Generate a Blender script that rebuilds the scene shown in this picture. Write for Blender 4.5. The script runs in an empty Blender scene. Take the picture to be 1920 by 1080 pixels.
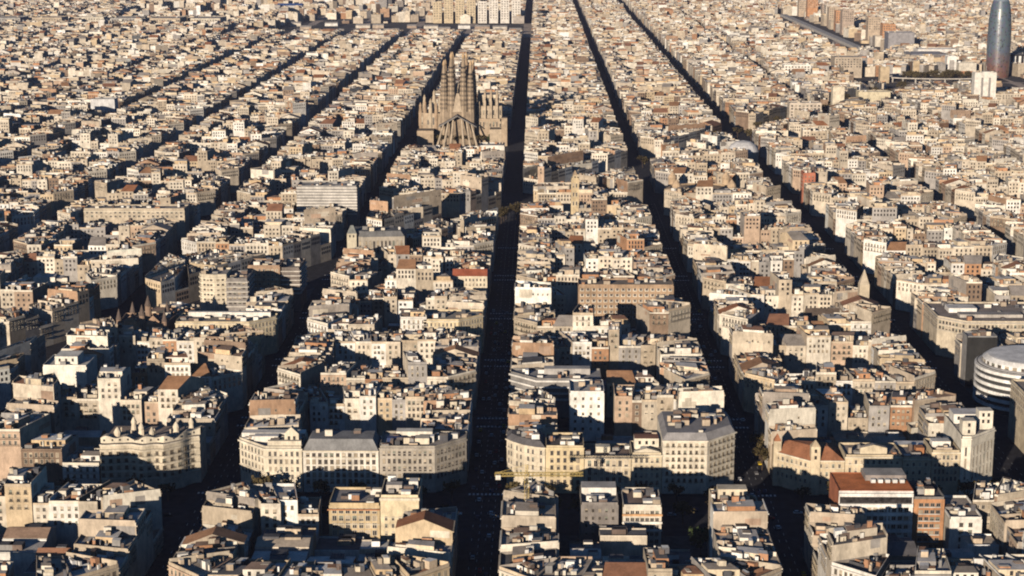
import bpy, math, random
from mathutils import Vector
rad = math.radians
S = bpy.context.scene
COL = S.collection
PI = math.pi

# ------------------------------------------------------------------ camera, sky, sun, exposure
cam = bpy.data.cameras.new('camera')
cam.lens = 36 * 3325 / 1920
cam.sensor_width = 36
cam.clip_start = 1.0
cam.clip_end = 20000
co = bpy.data.objects.new('camera', cam)
COL.objects.link(co)
co.location = (0, 0, 281)
co.rotation_euler = (rad(90 - 12.1), 0, rad(.84))
S.camera = co

SUN_EL, SUN_AZ = 11.2, 23.0      # the sun stands low behind the viewer, a little to the left
w = bpy.data.worlds.new('World')
S.world = w
w.use_nodes = True
nt = w.node_tree
sky = nt.nodes.new('ShaderNodeTexSky')
sky.sky_type = 'NISHITA'
sky.sun_disc = False
sky.ozone_density = 6.0
sky.dust_density = .4
sky.sun_elevation = rad(SUN_EL)
sky.sun_rotation = rad(180 + SUN_AZ)
bg = nt.nodes['Background']
bg.inputs['Strength'].default_value = .05
nt.links.new(sky.outputs[0], bg.inputs['Color'])

sl = bpy.data.lights.new('sun', 'SUN')
sl.energy = 5.0
sl.angle = rad(.5)
sl.color = (1.0, .85, .68)
so = bpy.data.objects.new('sun', sl)
COL.objects.link(so)
sd = Vector((math.sin(rad(SUN_AZ)) * math.cos(rad(SUN_EL)), math.cos(rad(SUN_AZ)) * math.cos(rad(SUN_EL)), -math.sin(rad(SUN_EL))))
so.rotation_euler = sd.to_track_quat('-Z', 'Y').to_euler()
so.location = (-300, -300, 900)

S.view_settings.view_transform = 'Standard'
S.view_settings.look = 'None'
S.view_settings.exposure = 0.4
S.view_settings.gamma = 1
S.render.engine = 'CYCLES'
S.cycles.filter_width = 2.0
S.cycles.max_bounces = 5
S.cycles.diffuse_bounces = 0
S.cycles.glossy_bounces = 2
S.cycles.volume_bounces = 0

# ------------------------------------------------------------------ materials
def mat(name):
    m = bpy.data.materials.new(name)
    m.use_nodes = True
    return m, m.node_tree, m.node_tree.nodes['Principled BSDF']

def masonry(name, rough=.9, amt=.45):
    """The colour of each face of the building, broken up by weathering that stays with the wall."""
    m, t, b = mat(name)
    n = t.nodes
    a = n.new('ShaderNodeAttribute'); a.attribute_name = 'Col'
    g = n.new('ShaderNodeNewGeometry')
    mp = n.new('ShaderNodeMapping'); mp.inputs['Scale'].default_value = (1, 1, .35)
    t.links.new(g.outputs['Position'], mp.inputs['Vector'])
    n1 = n.new('ShaderNodeTexNoise'); n1.inputs['Scale'].default_value = .9; n1.inputs['Detail'].default_value = 6; n1.inputs['Roughness'].default_value = .7
    t.links.new(mp.outputs[0], n1.inputs['Vector'])
    n2 = n.new('ShaderNodeTexNoise'); n2.inputs['Scale'].default_value = .16; n2.inputs['Detail'].default_value = 3
    t.links.new(g.outputs['Position'], n2.inputs['Vector'])
    ad = n.new('ShaderNodeMath'); ad.operation = 'ADD'
    t.links.new(n1.outputs['Fac'], ad.inputs[0]); t.links.new(n2.outputs['Fac'], ad.inputs[1])
    mr = n.new('ShaderNodeMapRange')
    mr.inputs['From Min'].default_value = .7; mr.inputs['From Max'].default_value = 1.3
    mr.inputs['To Min'].default_value = 1 - amt; mr.inputs['To Max'].default_value = 1.12
    t.links.new(ad.outputs[0], mr.inputs['Value'])
    mx = n.new('ShaderNodeVectorMath'); mx.operation = 'MULTIPLY'
    t.links.new(a.outputs['Color'], mx.inputs[0]); t.links.new(mr.outputs[0], mx.inputs[1])
    t.links.new(mx.outputs[0], b.inputs['Base Color'])
    b.inputs['Roughness'].default_value = rough
    b.inputs['Specular IOR Level'].default_value = .2
    return m

def plain(name, c, rough=.6, metal=0, scale=1.5, amt=.3):
    m, t, b = mat(name)
    n = t.nodes
    g = n.new('ShaderNodeNewGeometry')
    nz = n.new('ShaderNodeTexNoise'); nz.inputs['Scale'].default_value = scale; nz.inputs['Detail'].default_value = 4
    t.links.new(g.outputs['Position'], nz.inputs['Vector'])
    r = n.new('ShaderNodeValToRGB')
    r.color_ramp.elements[0].position = .3; r.color_ramp.elements[1].position = .7
    r.color_ramp.elements[0].color = (*[x * (1 - amt) for x in c], 1)
    r.color_ramp.elements[1].color = (*[min(1, x * (1 + amt)) for x in c], 1)
    t.links.new(nz.outputs['Fac'], r.inputs[0]); t.links.new(r.outputs[0], b.inputs['Base Color'])
    b.inputs['Roughness'].default_value = rough
    b.inputs['Metallic'].default_value = metal
    if rough > .7: b.inputs['Specular IOR Level'].default_value = .1
    return m

MAS = masonry('weathered_render')
GLASS = plain('window_glass', (.035, .032, .032), .25, amt=.6, scale=.7)
METAL = plain('painted_metal', (.42, .3, .03), .45)
ASPH = plain('asphalt', (.036, .036, .042), .95, scale=.2, amt=.35)
PAVE = plain('pavement_slabs', (.085, .082, .08), .95, scale=.3)
PAINT = plain('road_paint', (.6, .6, .58), .7)
BARK = plain('bark', (.07, .05, .035), .9)
LEAF = plain('winter_foliage', (.07, .055, .025), .8, scale=.5, amt=.5)
GREEN = plain('evergreen_foliage', (.035, .05, .018), .8, scale=.5, amt=.5)
BALLAST = plain('track_ballast', (.46, .38, .31), .9, scale=.05, amt=.4)
MATS = [MAS, GLASS, METAL, BARK, LEAF, GREEN]
G = 1

# ------------------------------------------------------------------ mesh helpers
class MB:
    def __init__(s):
        s.v = []; s.f = []; s.c = []; s.m = []
    def poly(s, pts, col, mat=0):
        k = len(s.v)
        s.v.extend(pts); s.f.append(tuple(range(k, k + len(pts)))); s.c.append(col); s.m.append(mat)
    def prism(s, q, z0, z1, cs, ct=None, mat=0, top=True):
        n = len(q); k = len(s.v)
        s.v.extend((x, y, z0) for x, y in q); s.v.extend((x, y, z1) for x, y in q)
        many = isinstance(cs, list)
        for i in range(n):
            j = (i + 1) % n
            s.f.append((k + i, k + j, k + n + j, k + n + i)); s.c.append(cs[i % len(cs)] if many else cs); s.m.append(mat)
        if top:
            s.f.append(tuple(range(k + n, k + 2 * n))); s.c.append(ct or (cs[0] if many else cs)); s.m.append(mat)
    def frustum(s, q0, q1, z0, z1, cs, ct=None, mat=0):
        n = len(q0); k = len(s.v)
        s.v.extend((x, y, z0) for x, y in q0); s.v.extend((x, y, z1) for x, y in q1)
        for i in range(n):
            j = (i + 1) % n
            s.f.append((k + i, k + j, k + n + j, k + n + i)); s.c.append(cs); s.m.append(mat)
        s.f.append(tuple(range(k + n, k + 2 * n))); s.c.append(ct or cs); s.m.append(mat)
    def box(s, cx, cy, wx, wy, z0, z1, cs, ct=None, rot=0, mat=0):
        s.prism(rect(cx, cy, wx, wy, rot), z0, z1, cs, ct, mat)
    def gable(s, q, z0, h, cs, cr, eave=0):
        """roof over quad q (0-1 is the eave side, ridge runs along 0-1)"""
        a, b, c, d = q
        m1 = ((b[0] + c[0]) / 2, (b[1] + c[1]) / 2, z0 + h); m0 = ((a[0] + d[0]) / 2, (a[1] + d[1]) / 2, z0 + h)
        A, B, C, D = [(p[0], p[1], z0) for p in q]
        s.poly([A, B, m1, m0], cr); s.poly([C, D, m0, m1], cr); s.poly([B, C, m1], cs); s.poly([D, A, m0], cs)
    def lathe(s, cx, cy, prof, col, n=16, mat=0, colf=None):
        k = len(s.v)
        for r, z in prof:
            for i in range(n):
                a = 2 * PI * i / n
                s.v.append((cx + r * math.cos(a), cy + r * math.sin(a), z))
        for j in range(len(prof) - 1):
            for i in range(n):
                i2 = (i + 1) % n
                s.f.append((k + j * n + i, k + j * n + i2, k + (j + 1) * n + i2, k + (j + 1) * n + i))
                s.c.append(colf(j, i) if colf else col); s.m.append(mat)
        s.f.append(tuple(k + (len(prof) - 1) * n + i for i in range(n))); s.c.append(colf(len(prof) - 2, 0) if colf else col); s.m.append(mat)
    def tube(s, p, q, r0, r1, col, n=6, mat=0):
        p = Vector(p); q = Vector(q); d = (q - p).normalized()
        u = d.orthogonal().normalized(); w_ = d.cross(u)
        k = len(s.v)
        for P, r in ((p, r0), (q, r1)):
            for i in range(n):
                a = 2 * PI * i / n
                s.v.append(tuple(P + u * (r * math.cos(a)) + w_ * (r * math.sin(a))))
        for i in range(n):
            j = (i + 1) % n
            s.f.append((k + i, k + j, k + n + j, k + n + i)); s.c.append(col); s.m.append(mat)
        s.f.append(tuple(k + n + i for i in range(n))); s.c.append(col); s.m.append(mat)
    def mesh(s, name, org=(0, 0, 0), mats=None):
        me = bpy.data.meshes.new(name)
        ox, oy, oz = org
        me.from_pydata([(x - ox, y - oy, z - oz) for x, y, z in s.v] if org != (0, 0, 0) else s.v, [], s.f)
        for m in (mats or MATS):
            me.materials.append(m)
        me.polygons.foreach_set('material_index', s.m)
        at = me.attributes.new('Col', 'FLOAT_COLOR', 'FACE')
        buf = []
        for c in s.c:
            buf.extend((c[0], c[1], c[2], 1.0))
        at.data.foreach_set('color', buf)
        me.update()
        return me
    def build(s, name, parent=None, org=(0, 0, 0), mats=None):
        o = bpy.data.objects.new(name, s.mesh(name, org, mats))
        COL.objects.link(o)
        if parent:
            o.parent = parent
        elif org != (0, 0, 0):
            o.location = org
        return o

def rect(cx, cy, wx, wy, rot=0):
    c, s_ = math.cos(rot), math.sin(rot)
    return [(cx + x * c - y * s_, cy + x * s_ + y * c) for x, y in ((-wx / 2, -wy / 2), (wx / 2, -wy / 2), (wx / 2, wy / 2), (-wx / 2, wy / 2))]

def tag(o, label=None, cat=None, group=None, kind=None):
    if label: o['label'] = label
    if cat: o['category'] = cat
    if group: o['group'] = group
    if kind: o['kind'] = kind
    return o

def empty(name, loc, label, cat, group=None):
    o = bpy.data.objects.new(name, None)
    o.empty_display_size = 1
    COL.objects.link(o)
    o.location = loc
    return tag(o, label, cat, group)

def lerp(a, b, t): return (a[0] + (b[0] - a[0]) * t, a[1] + (b[1] - a[1]) * t)
def bil(q, s, t):
    return lerp(lerp(q[0], q[1], s), lerp(q[3], q[2], s), t)
def sub(q, s0, s1, t0, t1):
    return [bil(q, s0, t0), bil(q, s1, t0), bil(q, s1, t1), bil(q, s0, t1)]
def dist(a, b): return math.hypot(a[0] - b[0], a[1] - b[1])
def cen(q): return (sum(p[0] for p in q) / len(q), sum(p[1] for p in q) / len(q))

_th, _ps = rad(12.1), rad(.84)
def in_frame(x, y, z, mx=40, my=40):
    dx, dy, dz = x, y, z - 281
    fx = -math.sin(_ps) * dx + math.cos(_ps) * dy
    rx = math.cos(_ps) * dx + math.sin(_ps) * dy
    zc = fx * math.cos(_th) - dz * math.sin(_th)
    if zc < 1: return False
    X = 960 + 3325 * rx / zc
    Y = 540 - 3325 * (fx * math.sin(_th) + dz * math.cos(_th)) / zc
    return -mx < X < 1920 + mx and -my < Y < 1080 + my

# ------------------------------------------------------------------ colours (real albedos)
WALLS = [((.57, .50, .40), 'cream', 7), ((.68, .62, .52), 'pale cream', 6.5), ((.78, .75, .69), 'white', 4.5), ((.45, .38, .29), 'tan', 5),
         ((.54, .43, .29), 'ochre', 1.8), ((.50, .37, .27), 'pinkish', 1.8), ((.35, .33, .31), 'grey', 3.5), ((.25, .18, .13), 'brown', 1.6), ((.42, .24, .14), 'brick orange', .9)]
ROOFS = [((.40, .27, .19), 'brown', 4), ((.52, .44, .35), 'tan', 5), ((.56, .53, .49), 'pale grey', 5), ((.17, .165, .17), 'dark grey', 3.5), ((.76, .73, .68), 'whitish', 4),
         ((.48, .25, .15), 'terracotta', 2.2)]
BITS = [(.8, .77, .7), (.62, .55, .43), (.52, .42, .31), (.40, .22, .13), (.28, .27, .26), (.7, .65, .55), (.16, .12, .1), (.78, .76, .72), (.46, .38, .29), (.1, .1, .11)]
def pick(r, tab):
    tot = sum(x[2] for x in tab); k = r.random() * tot
    for c, n, wt in tab:
        k -= wt
        if k <= 0: break
    j = .86 + .28 * r.random(); h = (r.random() - .5) * .05
    return tuple(min(.84, max(.02, ch * j + h * (.3 - i * .2) * .5)) for i, ch in enumerate(c)), n
def jit(r, c, a=.2):
    j = 1 - a + 2 * a * r.random()
    return tuple(min(.84, x * j) for x in c)

# ------------------------------------------------------------------ one house of the city, as a list of pieces
def windows_on(A, B, z0, z1, fh, sp, wv, hv, out, margin=.9, off=.07, r=None, skip=0):
    """window centres on the wall A-B (outward normal is to the right of A-B)"""
    L = dist(A, B)
    n = int((L - 2 * margin + sp * .4) / sp)
    if n < 1: return
    tx, ty = (B[0] - A[0]) / L, (B[1] - A[1]) / L
    nx, ny = ty, -tx
    step = (L - 2 * margin) / n
    z = z1 - fh
    while z > z0 - .01:
        for i in range(n):
            if r and r.random() < skip: continue
            d = margin + step * (i + .5)
            out.append((A[0] + tx * d + nx * off, A[1] + ty * d + ny * off, z + (fh - hv) * .42, tx, ty, wv, hv))
        z -= fh

def win_quad(mb, wnd, col=(.05, .045, .04)):
    x, y, z, tx, ty, wv, hv = wnd
    a, b = (x - tx * wv / 2, y - ty * wv / 2), (x + tx * wv / 2, y + ty * wv / 2)
    mb.poly([(a[0], a[1], z), (b[0], b[1], z), (b[0], b[1], z + hv), (a[0], a[1], z + hv)], col, G)

def facing(A, B):
    L = dist(A, B) or 1
    nx, ny = (B[1] - A[1]) / L, -(B[0] - A[0]) / L
    mx, my = (A[0] + B[0]) / 2, (A[1] + B[1]) / 2
    D = math.hypot(mx, my)
    return (nx * -mx + ny * -my) / D

def house(q, H, r, detail=2, st=None):
    """pieces of one house on quad q (edge 0-1 on the street): list of (part, kind, args); windows; colours' names"""
    st = st or {}
    P = []; W = []
    wc, wn = (st['wc'], st.get('wn', 'cream')) if 'wc' in st else pick(r, WALLS)
    rc, rn = (st['rc'], st.get('rn', 'grey')) if 'rc' in st else pick(r, ROOFS)
    rc2 = st.get('rc2') or (pick(r, ROOFS)[0] if r.random() < .6 else rc)
    sc = st.get('sc') or (jit(r, wc, .1) if r.random() < .35 else jit(r, r.choice([(.58, .5, .39), (.72, .67, .57), (.40, .26, .17), (.36, .32, .28), (.48, .4, .31), (.52, .45, .36)])))
    wd, dp = dist(q[0], q[1]), dist(q[0], q[3])
    inner = dist(q[3], q[2])
    pc = jit(r, r.choice([wc, (.72, .66, .55), (.55, .45, .33)]), .1)
    # body, with a light well when the plot is deep enough
    cs = [wc, sc, jit(r, wc, .12), sc]
    feats = []
    clut = st.get('clut', 1)
    roof = st.get('roof') or ('gable' if r.random() < .07 and inner > 8 else 'flat')
    if roof == 'flat' and detail > 0 and inner > 9 and wd > 9 and r.random() < .75 and clut:
        s0 = .25 + .25 * r.random(); s1 = min(.82, s0 + (3 + 2.5 * r.random()) / wd)
        t0 = .35 + .2 * r.random(); t1 = min(.85, t0 + (4 + 5 * r.random()) / dp)
        ss, tt = [0, s0, s1, 1], [0, t0, t1, 1]
        for i in range(3):
            for j in range(3):
                c = sub(q, ss[i], ss[i + 1], tt[j], tt[j + 1])
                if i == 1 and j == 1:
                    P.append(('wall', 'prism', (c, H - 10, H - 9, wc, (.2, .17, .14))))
                else:
                    P.append(('wall', 'open', (c, 0, H, cs)))
                    P.append(('roof', 'flat', (c, H, rc if (i + j) % 3 else rc2)))
    else:
        P.append(('wall', 'open', (q, 0, H, cs)))
        if roof == 'flat':
            if detail > 0 and r.random() < .6:
                k = .3 + .4 * r.random()
                P.append(('roof', 'flat', (sub(q, 0, 1, 0, k), H, rc))); P.append(('roof', 'flat', (sub(q, 0, 1, k, 1), H, rc2)))
            else:
                P.append(('roof', 'flat', (q, H, rc)))
    th = .35
    if roof == 'gable':
        tile = st.get('rc') or jit(r, r.choice([(.36, .16, .08), (.40, .22, .12), (.3, .15, .09), (.38, .34, .3)]))
        rn = st.get('rn') or 'tiled gable'
        P.append(('roof', 'gable', (q, H, min(4.5, dp * .2), sc, tile)))
    elif roof == 'mansard':
        i0 = sub(q, .02, .98, .10, .94)
        P.append(('roof', 'frustum', (q, i0, H, H + st.get('mh', 4), rc, rc2)))
        H2 = H + st.get('mh', 4)
    elif roof == 'hip':
        P.append(('roof', 'frustum', (q, sub(q, .35, .65, .45, .55), H, H + st.get('mh', 5), rc, rc)))
    ztop = H + st.get('mh', 4) if roof == 'mansard' else H
    if roof in ('flat', 'mansard'):
        Q = q if roof == 'flat' else sub(q, .02, .98, .10, .94)
        ph = .8 + .7 * r.random()
        # parapets, front / back, and the party walls between plots
        ft = th / max(dp, 1)
        P.append(('roof', 'prism', (sub(Q, 0, 1, 0, ft), ztop - .02, ztop + ph, pc, pc)))
        P.append(('roof', 'prism', (sub(Q, 0, 1, 1 - ft, 1), ztop - .02, ztop + ph, pc, pc)))
        if detail > 0:
            fs = th / max(wd, 1)
            for sd_ in (0, 1 - fs):
                if r.random() < .75:
                    P.append(('roof', 'prism', (sub(Q, sd_, sd_ + fs, ft, 1 - ft), ztop - .02, ztop + ph * (1 + r.random()), jit(r, sc, .1), pc)))
        nb = 0
        if clut:
            # set-back attic storey
            if inner > 6 and r.random() < (.62 if 'attic' not in st else st['attic']):
                a0, a1 = (.04, .96) if r.random() < .45 else ((.04, .6) if r.random() < .5 else (.4, .96))
                b0 = .18 + .14 * r.random(); b1 = b0 + .25 + .3 * r.random()
                c = sub(Q, a0, a1, b0, min(.93, b1))
                ac = jit(r, r.choice([wc, (.78, .73, .64), (.66, .56, .41), (.45, .24, .13), (.6, .45, .28)]), .12)
                hh = 2.7 + .8 * r.random()
                P.append(('penthouse', 'prism', (c, ztop, ztop + hh, [ac, jit(r, ac, .1)], jit(r, rc2, .15))))
                if detail > 1:
                    windows_on(c[0], c[1], ztop, ztop + hh, hh, 3.0, 1.3, 1.9, feats, r=r, skip=.35)
                nb = 1
                if detail > 0:
                    for _ in range(r.randint(0, 2)):
                        s_, t_ = a0 + (a1 - a0) * (.15 + .6 * r.random()), b0 + (min(.93, b1) - b0) * (.2 + .5 * r.random())
                        bw, bd = (1.4 + 2 * r.random()), (1.5 + 2 * r.random())
                        x, y = bil(Q, s_, t_)
                        P.append(('stair_tower', 'prism', (sub(Q, s_, s_ + bw / wd, t_, t_ + bd / dp), ztop + hh, ztop + hh + 1.4 + 1.3 * r.random(), jit(r, r.choice(BITS)), jit(r, r.choice(BITS)))))
            # stair heads, sheds, lumber rooms
            for _ in range(int((r.randint(4, 7) if detail > 1 else r.randint(3, 5) if detail else r.randint(1, 3)) * clut)):
                bw, bd, bh = 1.5 + 3.2 * r.random(), 1.5 + 3.2 * r.random(), 1.3 + 2.3 * r.random()
                s_, t_ = r.random() * max(.05, .95 - bw / wd) + .02, .06 + r.random() * max(.05, .85 - bd / dp)
                P.append(('stair_tower', 'prism', (sub(Q, s_, min(.98, s_ + bw / wd), t_, min(.97, t_ + bd / dp)), ztop, ztop + bh, jit(r, r.choice(BITS)), jit(r, r.choice(BITS)))))
            if detail > 0:
                for _ in range(int(r.randint(5, 10) * clut)):
                    bw, bh = .5 + 1.1 * r.random(), .9 + 2 * r.random()
                    s_, t_ = .05 + .85 * r.random(), .08 + .8 * r.random()
                    P.append(('chimney', 'prism', (sub(Q, s_, s_ + bw / wd, t_, t_ + bw / dp), ztop, ztop + bh, jit(r, r.choice(BITS)), jit(r, r.choice(BITS)))))
                for _ in range(int(r.randint(2, 4) * clut)):      # low terrace walls
                    t_ = .2 + .6 * r.random(); s_ = .4 * r.random()
                    P.append(('terrace_wall', 'prism', (sub(Q, s_, s_ + .3 + .25 * r.random(), t_, t_ + .25 / dp), ztop, ztop + 1 + .9 * r.random(), jit(r, r.choice(BITS)), None)))
    # patches of other render on the blind walls
    if detail > 0 and not st:
        for a, b in ((1, 2), (3, 0)):
            if facing(q[a], q[b]) > .15:
                A, B = q[a], q[b]; L = dist(A, B); tx, ty = (B[0] - A[0]) / L, (B[1] - A[1]) / L
                for _ in range(r.randint(1, 3)):
                    s0 = r.random() * .7; s1 = min(.98, s0 + .1 + .3 * r.random()); z0 = H - 2 - 7 * r.random(); z1 = min(H - .1, z0 + 1 + 5 * r.random()); d = .03 + .02 * r.random()
                    p_, q_ = lerp(A, B, s0), lerp(A, B, s1)
                    P.append(('wall', 'face', ([(p_[0] + ty * d, p_[1] - tx * d, z0), (q_[0] + ty * d, q_[1] - tx * d, z0), (q_[0] + ty * d, q_[1] - tx * d, z1), (p_[0] + ty * d, p_[1] - tx * d, z1)], jit(r, r.choice([sc, (.6, .54, .44), (.42, .3, .22), (.3, .28, .26)]), .25))))
    # windows
    fh = st.get('fh', 3.2 + .4 * r.random())
    sp = st.get('sp', 2.3 + 1.0 * r.random())
    ww, wh = st.get('ww', 1.05 + .35 * r.random()), st.get('wh', 1.9 + .4 * r.random())
    if facing(q[0], q[1]) > .04:
        windows_on(q[0], q[1], max(H - st.get('see', 8.5), 3.5), H - .5, fh, sp, ww, wh, W)
    if inner > 5 and facing(q[2], q[3]) > .12:
        windows_on(q[2], q[3], max(H - st.get('seeb', 13), 3.5), H - .5, fh, sp * 1.05, ww * 1.15, wh * .85, W, r=r, skip=.12)
    if detail > 0 and not st.get('sides'):
        for a, b in ((1, 2), (3, 0)):
            if facing(q[a], q[b]) > .5 and r.random() < .55:
                windows_on(q[a], q[b], H - 7, H - 1.5, fh, 3.4, .9, 1.2, W, r=r, skip=.6)
    if st.get('sides'):
        for a, b in ((1, 2), (3, 0)):
            if facing(q[a], q[b]) > .08:
                windows_on(q[a], q[b], max(H - st.get('sees', 12), 3.5), H - .5, fh, sp, ww, wh, W)
    return P, W, feats, wn, rn, wc, nb if roof in ('flat', 'mansard') else 0, roof

def emit(mb, kind, a):
    if kind == 'prism': mb.prism(*a)
    elif kind == 'open': mb.prism(a[0], a[1], a[2], a[3], top=False)
    elif kind == 'flat': mb.poly([(x, y, a[1]) for x, y in a[0]], a[2])
    elif kind == 'face': mb.poly(a[0], a[1])
    elif kind == 'gable': mb.gable(*a)
    elif kind == 'frustum': mb.frustum(*a)

# a window: dark panes between a pale surround and a sill, 1 m wide and 1 m high, scaled per window
def window_mesh(name, frame, balcony=False, shut=0, shc=(.4, .33, .24)):
    mb = MB()
    mb.prism([(-.5, -.03), (.5, -.03), (.5, .05), (-.5, .05)], 0, 1, (.04, .035, .03), mat=G)
    if shut: mb.prism([(-.46, -.07), (.46, -.07), (.46, -.02), (-.46, -.02)], 1 - shut, .99, shc)
    for x in (-.5, .5):
        mb.box(x, -.03, .12, .1, -.02, 1.02, frame)
    mb.box(0, -.03, 1.1, .1, 1.0, 1.06, frame)
    mb.box(0, -.03, .06, .08, 0, 1, frame)
    if balcony:
        mb.box(0, -.3, 1.5, .6, -.06, 0, frame)
        for x in (-.72, -.36, 0, .36, .72):
            mb.box(x, -.57, .05, .05, 0, .42, (.08, .07, .06))
        mb.box(0, -.57, 1.5, .06, .4, .45, (.08, .07, .06))
    else:
        mb.box(0, -.08, 1.2, .2, -.08, -.02, frame)
    return mb.mesh(name)
_f = [(.55, .48, .37), (.66, .6, .5), (.5, .42, .3), (.33, .29, .24)]
WIN = [window_mesh('window', _f[0]), window_mesh('window', _f[1]), window_mesh('window', _f[2], True), window_mesh('window', _f[3])]
_vr = random.Random(3)
VAR = {m.name: [m, m, m, m] + [window_mesh('window', _f[i], i == 2, sh, c) for sh, c in ((.35, (.42, .35, .25)), (.7, (.5, .43, .33)), (.98, (.36, .3, .22)), (.55, (.2, .22, .18)))] for i, m in enumerate(WIN)}
def place_window(parent, wnd, org, me, name='window'):
    x, y, z, tx, ty, wv, hv = wnd
    o = bpy.data.objects.new(name, _vr.choice(VAR.get(me.name, [me])))
    COL.objects.link(o)
    o.parent = parent
    o.location = (x - org[0], y - org[1], z - org[2])
    o.rotation_euler = (0, 0, math.atan2(ty, tx))
    o.scale = (wv, 1, hv)
    return o

def thing_house(q, H, r, label, cat='building', group=None, st=None, name='apartment_building', maxwin=60):
    st = st or {}
    P, W, feats, wn, rn, wc, nb, roof = house(q, H, r, 2, st)
    if callable(label): label = label(wn, rn, nb, roof, H)
    c = cen(q)
    org = (c[0], c[1], 0)
    root = empty(name, org, label, cat, group)
    wall, rf = MB(), MB()
    stacks = []
    pent = None
    for part, kind, a in P:
        if part == 'wall': emit(wall, kind, a)
        elif part == 'roof': emit(rf, kind, a)
        else:
            m = MB(); emit(m, kind, a)
            if part == 'penthouse':
                for f in feats: win_quad(m, f)
            if part == 'chimney': stacks.append(m)
            else: m.build(part, root, org)
    # cornice over the street front
    if dist(q[0], q[1]) > 4:
        A, B = q[0], q[1]; L = dist(A, B); nx, ny = (B[1] - A[1]) / L, -(B[0] - A[0]) / L
        for zz, dd, hh in st.get('bands', ((H - .55, .55, .5), (H - 4.2, .25, .3))):
            wall.prism([(A[0] + nx * dd, A[1] + ny * dd), (B[0] + nx * dd, B[1] + ny * dd), (B[0] - nx * .1, B[1] - ny * .1), (A[0] - nx * .1, A[1] - ny * .1)], zz, zz + hh, st.get('bc') or jit(r, wc, .15))
    if dist(q[0], q[1]) > 7 and facing(q[0], q[1]) > .2 and r.random() < .7:
        A, B = q[0], q[1]; L = dist(A, B); tx, ty = (B[0] - A[0]) / L, (B[1] - A[1]) / L; nx, ny = ty, -tx
        s0, s1 = (.06, .94) if r.random() < .4 else (.3, .7)
        bal = MB()
        for k in range(1, 3 if r.random() < .5 else 2):
            z = H - .5 - 3.3 * k - .1
            a, b = lerp(A, B, s0), lerp(A, B, s1)
            f = lambda p, d: (p[0] + nx * d, p[1] + ny * d)
            bal = MB()
            bal.prism([f(a, .9), f(b, .9), f(b, -.05), f(a, -.05)], z - .2, z, jit(r, wc, .1))
            bal.prism([f(a, .9), f(b, .9), f(b, .84), f(a, .84)], z + .85, z + .95, (.05, .045, .04))
            n_ = max(3, int(dist(a, b) / .8))
            for i in range(n_ + 1):
                p = lerp(a, b, i / n_); bal.prism([f(p, .89), f((p[0] + tx * .07, p[1] + ty * .07), .89), f((p[0] + tx * .07, p[1] + ty * .07), .83), f(p, .83)], z - .02, z + .9, (.06, .05, .045))
            bal.build('balcony', root, org)
    wall.build('wall', root, org)
    rf = rf.build('roof', root, org)
    for m in stacks: m.build('chimney', rf, org)
    me = WIN[st['wm']] if 'wm' in st else r.choice(WIN)
    if len(W) > maxwin: W = W[:maxwin]
    for wnd in W: place_window(root, wnd, org, me)
    return root

# ------------------------------------------------------------------ street plan
PITCH = 132.0
COLS = [(-35 - 133.3 * k - 113, -35 - 133.3 * k) for k in range(12)][::-1] + [(-15, 98), (118, 226), (256, 368)] + [(388 + 133.3 * k, 501 + 133.3 * k) for k in range(10)]
CN = list(range(-12, 0)) + list(range(0, 13))
ROWS = [(0, 657, 770)] + [(k, 830 + PITCH * (k - 1), 830 + PITCH * (k - 1) + (112 if k != 6 else 85)) for k in range(1, 38)]
DIAG = ((-445.0, 830.0), (660.0, 2960.0), 25.0)      # the slanting avenue
def diag_d(x, y):
    (ax, ay), (bx, by), hw = DIAG
    L = math.hypot(bx - ax, by - ay); dx, dy = (bx - ax) / L, (by - ay) / L
    return (x - ax) * dy - (y - ay) * dx, dx, dy      # + on the right-hand side

def clip(poly, nx, ny, c):      # keep nx*x+ny*y >= c
    out = []
    for i in range(len(poly)):
        a, b = poly[i], poly[(i + 1) % len(poly)]
        da, db = nx * a[0] + ny * a[1] - c, nx * b[0] + ny * b[1] - c
        if da >= 0: out.append(a)
        if (da >= 0) != (db >= 0): out.append(lerp(a, b, da / (da - db)))
    res = []
    for p in out:
        if not res or dist(p, res[-1]) > .5: res.append(p)
    if len(res) > 1 and dist(res[0], res[-1]) < .5: res.pop()
    return res
def area(p): return .5 * sum(p[i][0] * p[(i + 1) % len(p)][1] - p[(i + 1) % len(p)][0] * p[i][1] for i in range(len(p)))
def inset(poly, d):
    p = poly
    n = len(poly)
    lines = []
    for i in range(n):
        a, b = poly[i], poly[(i + 1) % n]; L = dist(a, b)
        nx, ny = -(b[1] - a[1]) / L, (b[0] - a[0]) / L
        lines.append((nx, ny, nx * a[0] + ny * a[1] + d))
    pts = []
    for i in range(n):
        a1, b1, c1 = lines[i - 1]; a2, b2, c2 = lines[i]
        det = a1 * b2 - a2 * b1
        if abs(det) < 1e-6: return None
        pts.append(((c1 * b2 - c2 * b1) / det, (a1 * c2 - a2 * c1) / det))
    return pts if area(pts) > 0 else None
def octagon(u0, u1, v0, v1, c=15):
    return [(u0 + c, v0), (u1 - c, v0), (u1, v0 + c), (u1, v1 - c), (u1 - c, v1), (u0 + c, v1), (u0, v1 - c), (u0, v0 + c)]
def inside(p, poly):
    for i in range(len(poly)):
        a, b = poly[i], poly[(i + 1) % len(poly)]
        if (b[0] - a[0]) * (p[1] - a[1]) - (b[1] - a[1]) * (p[0] - a[0]) < 0: return False
    return True

KEEP = []        # ground taken by the buildings modelled one by one: (u0,u1,v0,v1)
def taken(q):
    x, y = cen(q)
    pts = [(x, y)] + [lerp(p, (x, y), .35) for p in q]
    return any(u0 < px < u1 and v0 < py < v1 for u0, u1, v0, v1 in KEEP for px, py in pts)

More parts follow.
